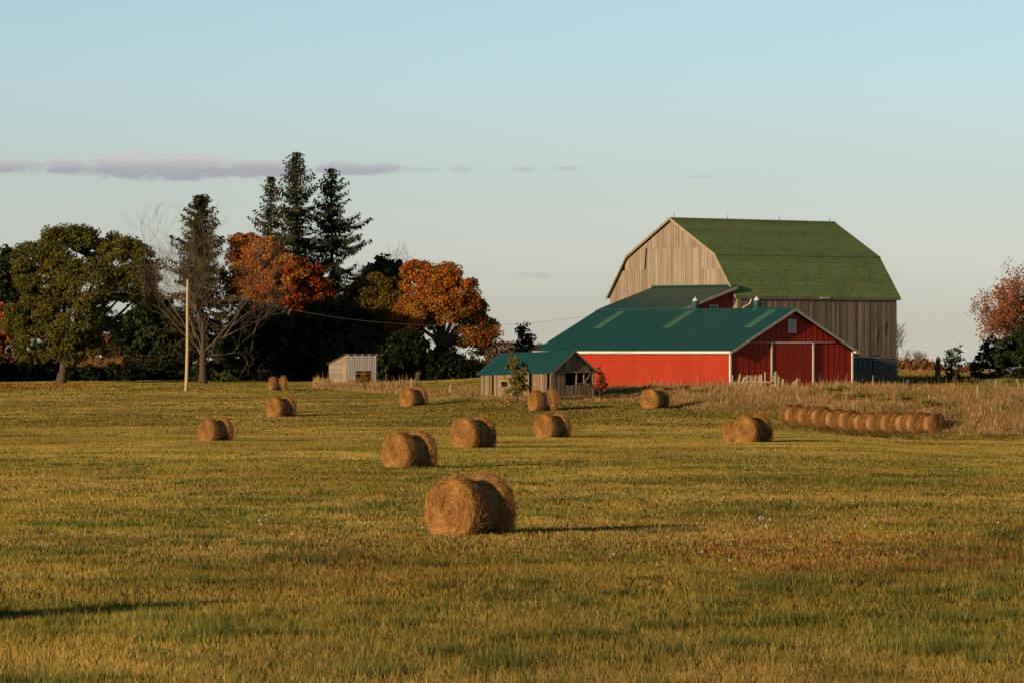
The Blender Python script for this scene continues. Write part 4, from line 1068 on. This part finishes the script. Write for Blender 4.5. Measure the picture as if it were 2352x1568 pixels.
weeds('dry_weeds', 'tan weeds round the foot of the small tin shed', 728, 950, ef, lambda q: np.interp(q, [728, 760, 860, 950], [884, 886, 880, 884]), 14000, .14, .62, 503, TAN, [4, 3, 2, 2, 1], dmax=440)
weeds('tall_dry_weeds', 'thick tuft of pale grass at the left corner of the tin shed', 725, 757, lambda q: q*0+891, lambda q: q*0+883, 1500, .5, 1.0, 504, TAN, [3, 2, 3, 1, 0], dmax=440)
weeds('tall_dry_weeds', 'pale weeds standing by the slim fence post', 880, 945, lambda q: q*0+900, lambda q: q*0+888, 1500, .3, 1.0, 505, TAN, [3, 3, 1, 2, 0], dmax=440)
weeds('field_grass', 'rough green and tan grass of the far field right of the gambrel barn', 2040, 2420, lambda q: q*0+897, lambda q: q*0+853, 26000, .10, .3, 506, [(.16, .15, .035), (.22, .17, .05), (.32, .19, .075)], [3, 2, 2], 'grass', dmax=560)
weeds('tall_dry_weeds', 'band of orange dry grass along the foot of the far orange bushes', 2050, 2270, lambda q: q*0+857, lambda q: q*0+851, 5000, .3, .8, 507, [(.34, .17, .05), (.28, .13, .04)], [1, 1], dmax=600)
weeds('tall_dry_weeds', 'sunlit orange reeds beyond the left hedges', 170, 350, lambda q: q*0+866, lambda q: q*0+858, 6000, 1.2, 2.6, 508, [(.22, .11, .04), (.18, .08, .03)], [1, 1], dmax=690, pw=.9)
weeds('meadow_tufts', 'pale seeding tufts standing above the short meadow grass', 1640, 1780, lambda q: q*0+1132, lambda q: q*0+1092, 330, .08, .24, 509, [(.42, .26, .11)], [1], 'grass', dmax=300, dmin=60, pw=.45)

def goldenrod(lab, px, py, w, h, seed, cols=None, n=80):
    d = hit1(px, py); bl = [(px+rnd.uniform(-w, w)*.9, py-h*rnd.uniform(.6, 1.0), w*.55, h*.8, rnd.uniform(-2, 2), 1) for _ in range(5)]
    bush('goldenrod_clump', lab, px, d, bl, n, 26, .10, mixpal(cols or [(.14, .14, .026), (.24, .18, .03), (.36, .22, .032)], [3, 2, 2]), seed, crad=.32, stems=4, cat='weed clump', group='yellow green goldenrod clumps among the dry weeds')
for i, (px, py, w, h, lab) in enumerate(((1605, 912, 26, 12, 'green goldenrod clump below the right part of the red side wall'), (1965, 922, 40, 13, 'goldenrod clump above the middle of the bale row'), (2050, 930, 42, 14, 'yellowest goldenrod clump, above the near bales of the row'),
        (2110, 938, 34, 12, 'goldenrod clump behind the near right end of the bale row'), (1905, 905, 36, 10, 'dull goldenrod clump below the right end of the red gable'), (2195, 945, 22, 8, 'small goldenrod clump in the weeds right of the bale row'), (1850, 912, 30, 8, 'low goldenrod clump right of the broken picket fence'))):
    goldenrod(lab, px, py, w, h, 520+i)

# ---------------------------------------------------------------- grey plank shed
def plank_shed():
    d0 = 333.; x0 = X(1268, d0); o2 = np.array((x0, d0)); tilt = -.022
    g = G(x0, d0); base = np.array((x0, d0, g))
    t = thing('plank_shed', 'low weathered grey plank shed with teal metal roof and open broken gable', 'shed', base)
    Ls, Ws = 8.1, 4.0; ez, rz = 2.66, 4.06; zb = .3
    def S(u, v, z): 
        p = o2+u*U+v*VV; return np.array((p[0], p[1], z+tilt*u))
    r = random.Random(21)
    U3s = U3+Z3*tilt
    mb = MB()
    def lo(s): return zb
    plank_wall(mb, S(0, 0, 0), U3s, -V3, Ls, lambda s: .75 if int(s*3.3) % 7 == 3 else zb, lambda s: ez-.02-(r.uniform(.0, .25) if r.random() < .12 else 0), .26, r, vary=.35, gap=.03, jit=.05, gapchance=.07, lo_jit=.2)
    mb.build('front_wall', M['shed_wood'], t, base)
    mb = MB()
    hh = lambda s: ez+(rz-ez)*(1-abs(s-Ws/2)/(Ws/2))-.06
    plank_wall(mb, S(0, 0, 0), V3, -U3, Ws, lambda s: 2.62, hh, .22, r, vary=.35, gap=.02, jit=.03, lo_jit=.1)
    plank_wall(mb, S(-.01, 0, 0), V3, -U3, 1.25, lambda s: zb, lambda s: 2.6, .2, r, vary=.35, gap=.025, jit=.03, gapchance=.1)
    plank_wall(mb, S(-.01, 1.25, 0), V3, -U3, 2.75, lambda s: zb, lambda s: 1.62, .24, r, vary=.35, gap=.03, jit=.03, gapchance=.15, lo_jit=.1)
    gw = mb.build('gable_wall', M['shed_wood'], t, base)
    mb = MB(); mb.beam(S(-.07, -.05, 2.6), S(-.07, Ws+.05, 2.58), .08, .12); mb.build('beam', M['shed_wood'], t, base)
    for v, w in ((2.3, .1), (3.1, .08), (Ws-.06, .13)):
        mb = MB(); mb.beam(S(-.02, v, zb), S(-.02, v+r.uniform(-.12, .05), 2.55), w, w, U3); mb.build('post', M['shed_wood'], t, base)
    mb = MB(); mb.beam(S(-.05, 3.0, 1.7), S(-.05, 3.7, 2.5), .08, .03, U3, (.9, .9, .9)); mb.beam(S(-.06, 2.5, 1.75), S(-.06, 3.5, 1.72), .06, .04, U3); mb.build('loose_board', M['old_wood'], t, base)
    mb = MB()
    plank_wall(mb, S(Ls, 0, 0), V3, U3, Ws, lambda s: zb, hh, .25, r); plank_wall(mb, S(0, Ws, 0), U3s, V3, Ls, lambda s: zb, lambda s: ez-.03, .25, r, gap=.008)
    mb.build('back_wall', M['shed_wood'], t, base)
    mb = MB(); mb.add([S(.3, .14, zb), S(Ls-.1, .14, zb), S(Ls-.1, .14, ez-.1), S(.3, .14, ez-.1)], [(0, 1, 2, 3)]); mb.add([S(1.2, .14, zb), S(1.2, Ws-.1, zb), S(1.2, Ws-.1, ez), S(1.2, .14, ez)], [(0, 1, 2, 3)])
    mb.build('inner_backing', M['dark'], t, base)  # black sheets set inside to paint the shade seen through gaps and gable
    mb = MB(); sl = (rz-ez)/(Ws/2); ov = .28
    for sg in (0, 1):
        def q(u, w, dz=0):
            v = -ov+(Ws/2+ov)*w; return S(u, v if sg == 0 else Ws-v, ez-ov*sl+(rz-ez+ov*sl)*w+.05+dz)
        mb.hexa([q(-.3, 0), q(Ls+.3, 0), q(Ls+.3, 1), q(-.3, 1)], [q(-.3, 0, .04), q(Ls+.3, 0, .04), q(Ls+.3, 1, .04), q(-.3, 1, .04)])
        for u in np.arange(-.1, Ls, .75):
            mb.hexa([q(u, .005, .04), q(u+.04, .005, .04), q(u+.04, .99, .04), q(u, .99, .04)], [q(u, .005, .055), q(u+.04, .005, .055), q(u+.04, .99, .055), q(u, .99, .055)], (.8, .8, .8))
    mb.build('roof', M['teal'], t, base)
    for sg in (0, 1):
        mb = MB()
        def q(w, dz):
            v = -ov+(Ws/2+ov)*w; return S(-.32, v if sg == 0 else Ws-v, ez-ov*sl+(rz-ez+ov*sl)*w+.05+dz)
        mb.hexa([q(0, -.1), q(1, -.1), q(1, -.1)+U3*.04, q(0, -.1)+U3*.04], [q(0, .03), q(1, .03), q(1, .03)+U3*.04, q(0, .03)+U3*.04]); mb.build('rake_board', M['shed_wood'], t, base)
    mb = MB()
    for s in (-1, 1): mb.box(S(5.3+s*.42, -.09, 1.85), U3*.04, V3*.02, Z3*.25)
    mb.box(S(5.3, -.09, 2.06), U3*.38, V3*.02, Z3*.05); mb.build('window_frame', M['old_wood'], t, base)
    mb = MB(); mb.box(S(5.3, -.075, 1.82), U3*.38, V3*.01, Z3*.19); mb.build('window', M['dark'], t, base)
plank_shed()

# ---------------------------------------------------------------- small tin shed
def tin_shed():
    d0 = hit1(797, 882); x0 = X(797, d0); g = G(x0, d0); al = radians(24); base = np.array((x0, d0, g))
    R3 = np.array((cos(al), sin(al), 0)); L3 = np.array((-sin(al), cos(al), 0))
    s = d0/F; wr = 2.95*(d0/425); wl = 4.5*(d0/425); h1 = 66*s; h0 = 44*s
    t = thing('tin_shed', 'small leaning shed with corrugated tin front and plank side before the dark trees', 'shed', base)
    r = random.Random(31)
    def S(a, b, z): return base+R3*a+L3*b+Z3*z
    # plank side (horizontal boards)
    mb = MB(); z = -.2
    while z < h1:
        z1 = z+.19; k = 1+r.uniform(-.2, .2)
        def ex(zz): return wl if zz <= h0 else wl*(h1-zz)/(h1-h0)
        a, b = ex(z), ex(min(z1, h1-.01))
        mb.hexa([S(0, 0, z+.008), S(0, a, z+.008), S(-.03, a, z+.008), S(-.03, 0, z+.008)], [S(0, 0, z1-.004), S(0, b, z1-.004), S(-.02, b, z1-.004), S(-.02, 0, z1-.004)], (k, k, k))
        z = z1
    mb.build('plank_wall', M['gable_wood'], t, base)
    mb = MB(); mb.box(S(-.05, .52, .82), R3*.02, L3*.40, Z3*.85); dr = mb.build('door', M['old_wood'], t, base)
    mb = MB(); mb.box(S(-.08, .85, .85), R3*.01, L3*.03, Z3*.05); mb.build('handle', M['steel'], dr, base)
    # corrugated front with an opening low on the right
    mb = MB(); n = int(wr/.085)
    for i in range(n):
        a0, a1 = wr*i/n, wr*(i+1)/n; o0 = .035 if i % 2 == 0 else 0.; o1 = .035-o0
        k = (.45 if i % 2 else 1.0)*(1+r.uniform(-.12, .12)); rust = r.random() < .12
        c = (k, k*.72, k*.5) if rust else (k, k, k)
        am = (a0+a1)/2; parts = [(-.2, h1)] if not (.28*wr < am < .84*wr) else [(.75*h1*.62, h1), (-.2, .18*h1 if am < .6*wr else .05)]
        for (z0, z1) in parts:
            if z1-z0 < .05: continue
            mb.hexa([S(a0, -.02-o0, z0), S(a1, -.02-o1, z0), S(a1, .0, z0), S(a0, .0, z0)], [S(a0, -.02-o0, z1), S(a1, -.02-o1, z1), S(a1, .0, z1), S(a0, .0, z1)], c)
    mb.build('tin_wall', M['galv'], t, base)
    mb = MB(); mb.box(S(.56*wr, -.01, .62*h1*.62), R3*.27*wr, L3*.02, Z3*.04); mb.box(S(.58*wr, .3, .2*h1), R3*.2*wr, L3*.05, Z3*.1); mb.build('sill_board', M['shed_wood'], t, base)
    mb = MB()
    mb.add([S(.05, .9, -.2), S(wr-.05, .9, -.2), S(wr-.05, .9, h1*.8), S(.05, .9, h1*.8)], [(0, 1, 2, 3)])
    mb.hexa([S(wr-.04, .02, -.2), S(wr, .02, -.2), S(wr, wl, -.2), S(wr-.04, wl, -.2)], [S(wr-.04, .02, h1-.05), S(wr, .02, h1-.05), S(wr, wl, h0-.05), S(wr-.04, wl, h0-.05)])
    mb.hexa([S(.02, wl-.04, -.2), S(wr-.05, wl-.04, -.2), S(wr-.05, wl, -.2), S(.02, wl, -.2)], [S(.02, wl-.04, h0-.03), S(wr-.05, wl-.04, h0-.03), S(wr-.05, wl, h0-.03), S(.02, wl, h0-.03)])
    mb.build('back_wall', M['shed_wood'], t, base)
    sl = (h0-h1)/wl
    def q(a, b, dz): return S(a, b, h1+sl*b+.09+dz)
    mb = MB(); mb.hexa([q(-.15, -.12, 0), q(wr+.15, -.12, 0), q(wr+.15, wl+.3, 0), q(-.15, wl+.3, 0)], [q(-.15, -.12, .035), q(wr+.15, -.12, .035), q(wr+.15, wl+.3, .035), q(-.15, wl+.3, .035)]); mb.build('roof', M['shed_wood'], t, base)
    for a in np.linspace(.05, wr-.02, 5):
        mb = MB(); mb.hexa([q(a, -.2, -.09), q(a+.08, -.2, -.09), q(a+.08, wl+.1, -.09), q(a, wl+.1, -.09)], [q(a, -.2, -.003), q(a+.08, -.2, -.003), q(a+.08, wl+.1, -.003), q(a, wl+.1, -.003)]); mb.build('rafter', M['old_wood'], t, base)
tin_shed()

# ---------------------------------------------------------------- pole, wires, fences and odds and ends
dp = hit1(427, 897); xp = X(427, dp); gp = G(xp, dp); topz = EYE-(642-HY)/F*dp; xt = X(432.5, dp)
t = thing('utility_pole', 'tall bare pale wooden pole standing alone on the lawn left of the bare tree', 'pole', (xp, dp, gp))
mb = MB(); n = 12
pts = [(xp+(xt-xp)*f+.05*sin(f*5), dp, gp-.3+(topz-gp+.3)*f) for f in np.linspace(0, 1, n)]
mb.tube(pts, list(np.linspace(.165, .105, n)), 12); mb.build('pole', M['pole_wood'], t, (xp, dp, gp), smooth=True)
mb = MB(); mb.tube([(xt+.1, dp, topz-.35), (xt+.22, dp, topz-.35)], .02, 6); mb.tube([(xt+.22, dp, topz-.42), (xt+.22, dp, topz-.28)], .04, 8); mb.build('insulator', M['steel'], t, (xp, dp, gp))
def wire(label, p, q, sag, r=.010):
    p = np.array(p, float); q = np.array(q, float); mb = MB(); pts = []
    for f in np.linspace(0, 1, 40): pts.append(p+(q-p)*f-Z3*sag*4*f*(1-f))
    mb.tube(pts, r, 4); tag(mb.build('power_line', M['wire'], None, tuple(p)), label, 'wire')
wire('thin overhead wire sagging from the bare pole to the teal barn roof', (xt+.22, dp, topz-.36), B(LB+.3, WB/2-1.2, RID-.35), 2.0)
wire('thin overhead wire running from the bare pole off to the left', (xt+.22, dp, topz-.34), (-75, dp-12, topz-1.2), 1.5)

def post(label, px, ytop, ybot, w, name='fence_post', mat='old_wood', lean=0., group=None, d=None, cat='post'):
    d = d or hit1(px, ybot); x = X(px, d); g = G(x, d); zt = EYE-(ytop-HY)/F*d; r = w/F*d/2
    mb = MB(); mb.tube([(x, d, g-.3), (x+lean*.5, d, (g+zt)/2), (x+lean, d, zt-.03), (x+lean, d, zt)], [r*1.05, r, r*.95, r*.8], 8)
    return tag(mb.build(name, M[mat], None, (x, d, g)), label, cat, group)
post('slim grey fence post standing right behind a hay bale near the tin shed', 945, 868, 896, 5, lean=.02)
post('short leaning grey fence post between the tin shed and the plank shed', 1032, 882, 904, 6, lean=.14)
post('thin weathered stake in the weeds behind the near end of the bale row', 2134, 905, 930, 3)
post('thin tall stake in the weeds before the block foundation', 2004, 862, 897, 2.5, lean=.05)
post('short thick stake in the weeds left of the thin tall stake', 1972, 882, 900, 5, lean=.1)
# wire fence on the right: two strands on three posts
t = None
d1 = hit1(2246, 920); x1 = X(2246, d1); g1 = G(x1, d1)
t = thing('wire_fence', 'old wire fence with thick rusty brown post in the weeds at the right', 'fence', (x1, d1, g1))
x2, d2 = x1+6.2, d1-6
for (x, d, hh, r) in ((x1, d1, 1.02, .11), (x2, d2, 1.0, .09)):
    mb = MB(); g = G(x, d); mb.tube([(x, d, g-.3), (x+.01, d, g+hh*.6), (x+.02, d, g+hh)], [r*1.05, r, r*.95], 9); mb.build('post', M['side_wood'], t, (x1, d1, g1))
for hh in (.35, .62, .85):
    mb = MB(); p = np.array((x1, d1-.11, g1+hh)); q = np.array((x2, d2-.1, G(x2, d2)+hh-.05))
    mb.tube([p+(q-p)*f-Z3*.18*4*f*(1-f)*(.5+hh) for f in np.linspace(0, 1, 14)], .008, 4); mb.build('strand', M['side_wood'], t, (x1, d1, g1))
# rail fence behind it, in the barn's shade
d1 = 352.; xa, xb = X(2287, d1), X(2343, d1); ga = G(xa, d1)
t = thing('rail_fence', 'broken grey rail fence with two posts before the big dark bush', 'fence', (xa, d1, ga))
for (x, yt, ln) in ((xa, 870, .0), (xb, 868, -.25)):
    mb = MB(); g = G(x, d1); mb.beam((x, d1, g-.2), (x+ln, d1, EYE-(yt-HY)/F*d1), .16, .13, (0, 1, 0)); mb.build('post', M['shed_wood'], t, (xa, d1, ga))
mb = MB(); mb.beam((xa-.3, d1-.12, EYE-(886-HY)/F*d1), (xb+.5, d1-.12, EYE-(892-HY)/F*d1), .05, .09); mb.build('rail', M['shed_wood'], t, (xa, d1, ga))
# broken picket fence before the gable
d1 = 349.; xa = X(1690, d1); ga = G(xa, d1)
t = thing('picket_fence', 'broken grey picket fence of crooked planks in front of the red gable', 'fence', (xa, d1, ga))
pk = [(322, 182, 300, .0), (340, 250, 300, .3), (382, 172, 292, .5), (412, 195, 285, 1.1), (428, 215, 285, .6), (456, 180, 282, .35), (482, 182, 300, .5), (502, 192, 300, .15), (534, 180, 310, .4), (574, 182, 312, .1), (594, 174, 318, -.1), (630, 152, 338, .05),
      (692, 178, 334, 0), (704, 182, 330, .05), (727, 146, 330, .0), (741, 170, 328, -.05), (757, 192, 326, .05), (772, 197, 326, .0), (796, 217, 330, .1), (822, 258, 338, .5), (880, 238, 335, 1.0), (905, 240, 320, .8), (922, 212, 300, .35)]
r = random.Random(41)
for (zx, z0, z1, ln) in pk:
    px = 1603+zx*.2443; yt = 816.7+z0*.2443; dd = d1+r.uniform(-.1, .1); x = X(px, dd); zt = EYE-(yt-HY)/F*dd; zb = EYE-(816.7+z1*.2443-HY)/F*dd-.25
    w = r.uniform(.13, .19); k = r.uniform(.8, 1.2)
    mb = MB(); mb.beam((x-ln*.22, dd, zb), (x+ln*.22, dd, zt), w, .03, (0, 1, 0), (k, k, k)); mb.build('picket', M['old_wood'], t, (xa, d1, ga))
for (za, zb_, yy, yy2) in ((300, 470, 248, 252), (470, 690, 243, 246), (640, 690, 322, 312), (290, 360, 252, 280)):
    mb = MB(); mb.beam((X(1603+za*.2443, d1-.08), d1-.16, EYE-(816.7+yy*.2443-HY)/F*d1), (X(1603+zb_*.2443, d1-.08), d1-.16, EYE-(816.7+yy2*.2443-HY)/F*d1), .04, .11); mb.build('rail', M['old_wood'], t, (xa, d1, ga))
def loose_plank(label, pa, pb, w, d, name='loose_plank', cat='plank'):
    a = P(*pa, d); b = P(*pb, d-.4); mb = MB(); mb.beam(a, b, w, .05, (0, 1, 0)); tag(mb.build(name, M['old_wood'], None, tuple(a)), label, cat)
loose_plank('upright grey plank leaning in the weeds by the corner of the block foundation', (2034, 905), (2038, 883), .2, 352)
loose_plank('slanting grey plank fallen against the weeds right of the block foundation corner', (2038, 908), (2057, 888), .22, 350)
loose_plank('short grey plank lying low in the weeds by the slanting plank', (2044, 906), (2052, 898), .16, 350)
loose_plank('thin broken stick leaning in the weeds below the red gable', (1851, 903), (1864, 887), .06, 349, 'broken_stick', 'stick')
mb = MB(); a = P(2072, 906, 352); b = P(2119, 875, 356); mb.tube([a, (a+b)/2, b], [.075, .07, .06], 8); tag(mb.build('leaning_pole', M['old_wood'], None, tuple(a)), 'long grey pole propped slantwise in the shade right of the barn', 'pole')
# dead trunk
d = 383.; x = X(2153, d); g = G(x, d); t = thing('dead_trunk', 'tall broken dead tree trunk standing right of the gambrel barn', 'dead tree', (x, d, g))
mb = MB(); zt = EYE-(818-HY)/F*d; r = random.Random(6)
k0 = MB(); prof = [(.34, -.2), (.27, .1), (.23, .5), (.22, 1.0), (.25, 1.35), (.20, 1.6), (.19, zt-g-.25), (.12, zt-g-.1), (.05, zt-g)]
mb.lathe(prof, (x, d, g), 9); mb.v = [(vx+r.uniform(-.03, .03)+(vz-g)*.03, vy+r.uniform(-.03, .03), vz+r.uniform(-.04, .04)) for vx, vy, vz in mb.v]
tr = mb.build('trunk', M['bark'], t, (x, d, g))
mb = MB(); mb.tube([(x+.1, d-.1, g+1.25), (x+.33, d-.15, g+1.4), (x+.36, d-.15, g+1.62)], [.09, .07, .04], 6); mb.build('broken_limb', M['bark'], t, (x, d, g))
d = 362.; x = X(2086, d); g = G(x, d); mb = MB(); mb.lathe([(.2, -.1), (.24, .1), (.22, .45), (.16, .6), (.05, .66)], (x, d, EYE-(884-HY)/F*d-.2), 10); tag(mb.build('dark_lump', M['bark'], None, (x, d, g)), 'small dark rounded lump beside the raised end of the leaning pole', 'stump')  # unidentified dark lump, given a rounded stump-like shape
# red implement half hidden behind the shrubs
d = 410.; x = X(2214, d); g = G(x, d); zc = EYE-(868-HY)/F*d
t = thing('farm_implement', 'low dull red farm implement half hidden between the shrub and the dark bush', 'farm machine', (x, d, g))
mb = MB(); mb.beam((x-.75, d, zc), (x+.8, d, zc+.08), .2, .2); mb.beam((x-.1, d-.2, zc-.05), (x+.1, d-1.6, zc-.25), .1, .1); mb.build('frame', M['rust'], t, (x, d, g))
for s in (-.6, .6):
    mb = MB(); c = np.array((x+s, d, g+.32))
    for k in range(16):
        a0, a1 = 2*pi*k/16, 2*pi*(k+1)/16
        mb.beam(c+np.array((0, cos(a0), sin(a0)))*.3, c+np.array((0, cos(a1), sin(a1)))*.3, .1, .08, (1, 0, 0))
    for k in range(5): mb.beam(c, c+np.array((0, cos(k*1.26), sin(k*1.26)))*.28, .03, .03, (1, 0, 0))
    mb.build('wheel', M['rust'], t, (x, d, g))

# fallen leaves, flowers
def litter(name, label, px0, px1, y0, y1, n, cols, seed, size=.1, dm=470):
    r = np.random.default_rng(seed); px = px0+(px1-px0)*r.beta(1.1, 2.2, n); py = y0+(y1-y0)*r.beta(1.6, 1.6, n); d = hit(px, py); x = (px-1176)/F*d; k = d < dm; x, d = x[k], d[k]; n = len(x)
    cen = np.stack((x, d, ground(x, d)+.09+.03*r.random(n)), -1); nr = unit(np.array((0, -.3, 1.))+r.normal(0, .6, (n, 3))); a = unit(np.cross(nr, r.normal(0, 1, (n, 3)))); b = np.cross(nr, a); s = size*r.uniform(.6, 1.3, (n, 1))
    V, Fl, Sz = quads(cen, a*s, b*s); c = np.array(cols)[r.integers(0, len(cols), n)]*r.uniform(.7, 1.2, (n, 1))
    tag(np_mesh(name, V, Fl, Sz, M['leaf'], col=np.repeat(c, 4, 0)), label, 'fallen leaves', kind='stuff')
litter('fallen_leaves', 'carpet of orange fallen leaves on the lawn at the far left', -60, 240, 881, 895, 1500, [(.36, .14, .025), (.30, .10, .02), (.32, .18, .03)], 601)
litter('fallen_leaves', 'scattered yellow fallen leaves on the lawn under the olive maple', 60, 560, 884, 898, 420, [(.45, .32, .06), (.36, .22, .04)], 602, size=.08)

def flower(px, py, s):
    d = hit1(px, py); x = X(px, d); g = G(x, d); h = .13
    t = thing('wild_flower', 'tiny white wildflower head in the short meadow grass', 'flower', (x, d, g), 'white wildflowers dotted over the meadow')
    mb = MB(); mb.tube([(x, d, g-.02), (x+.01, d, g+h)], .006, 4); mb.build('stem', M['twig'], t, (x, d, g))
    mb = MB()
    for k in range(7):
        a = 2*pi*k/7; c = np.array((x+.01, d, g+h)); q = c+np.array((cos(a)*.8, sin(a)*.5-.2, .9*sin(a)+.1))*s; sd = np.array((-sin(a), cos(a), 0))*s*.42
        mb.add([c, q-sd, q+np.array((cos(a), sin(a), .1))*s*.4, q+sd], [(0, 1, 2, 3)])
    mb.build('petals', M['flower'], t, (x, d, g))
for (px, py) in ((521, 1209), (548, 1174), (600, 1180), (608, 1198), (594, 1210), (599, 1215), (669, 1240), (749, 1258), (610, 1205), (1744, 1202), (1751, 1204), (1767, 1205), (1758, 1221), (1985, 1221), (2068, 1241), (2090, 1239), (1815, 1249), (2292, 1214),
                 (1674, 1304), (1687, 1326), (1611, 1285), (968, 1224), (1408, 1288)):
    flower(px, py, rnd.uniform(.017, .028)*(1.3 if 1740 < px < 1770 else 1))
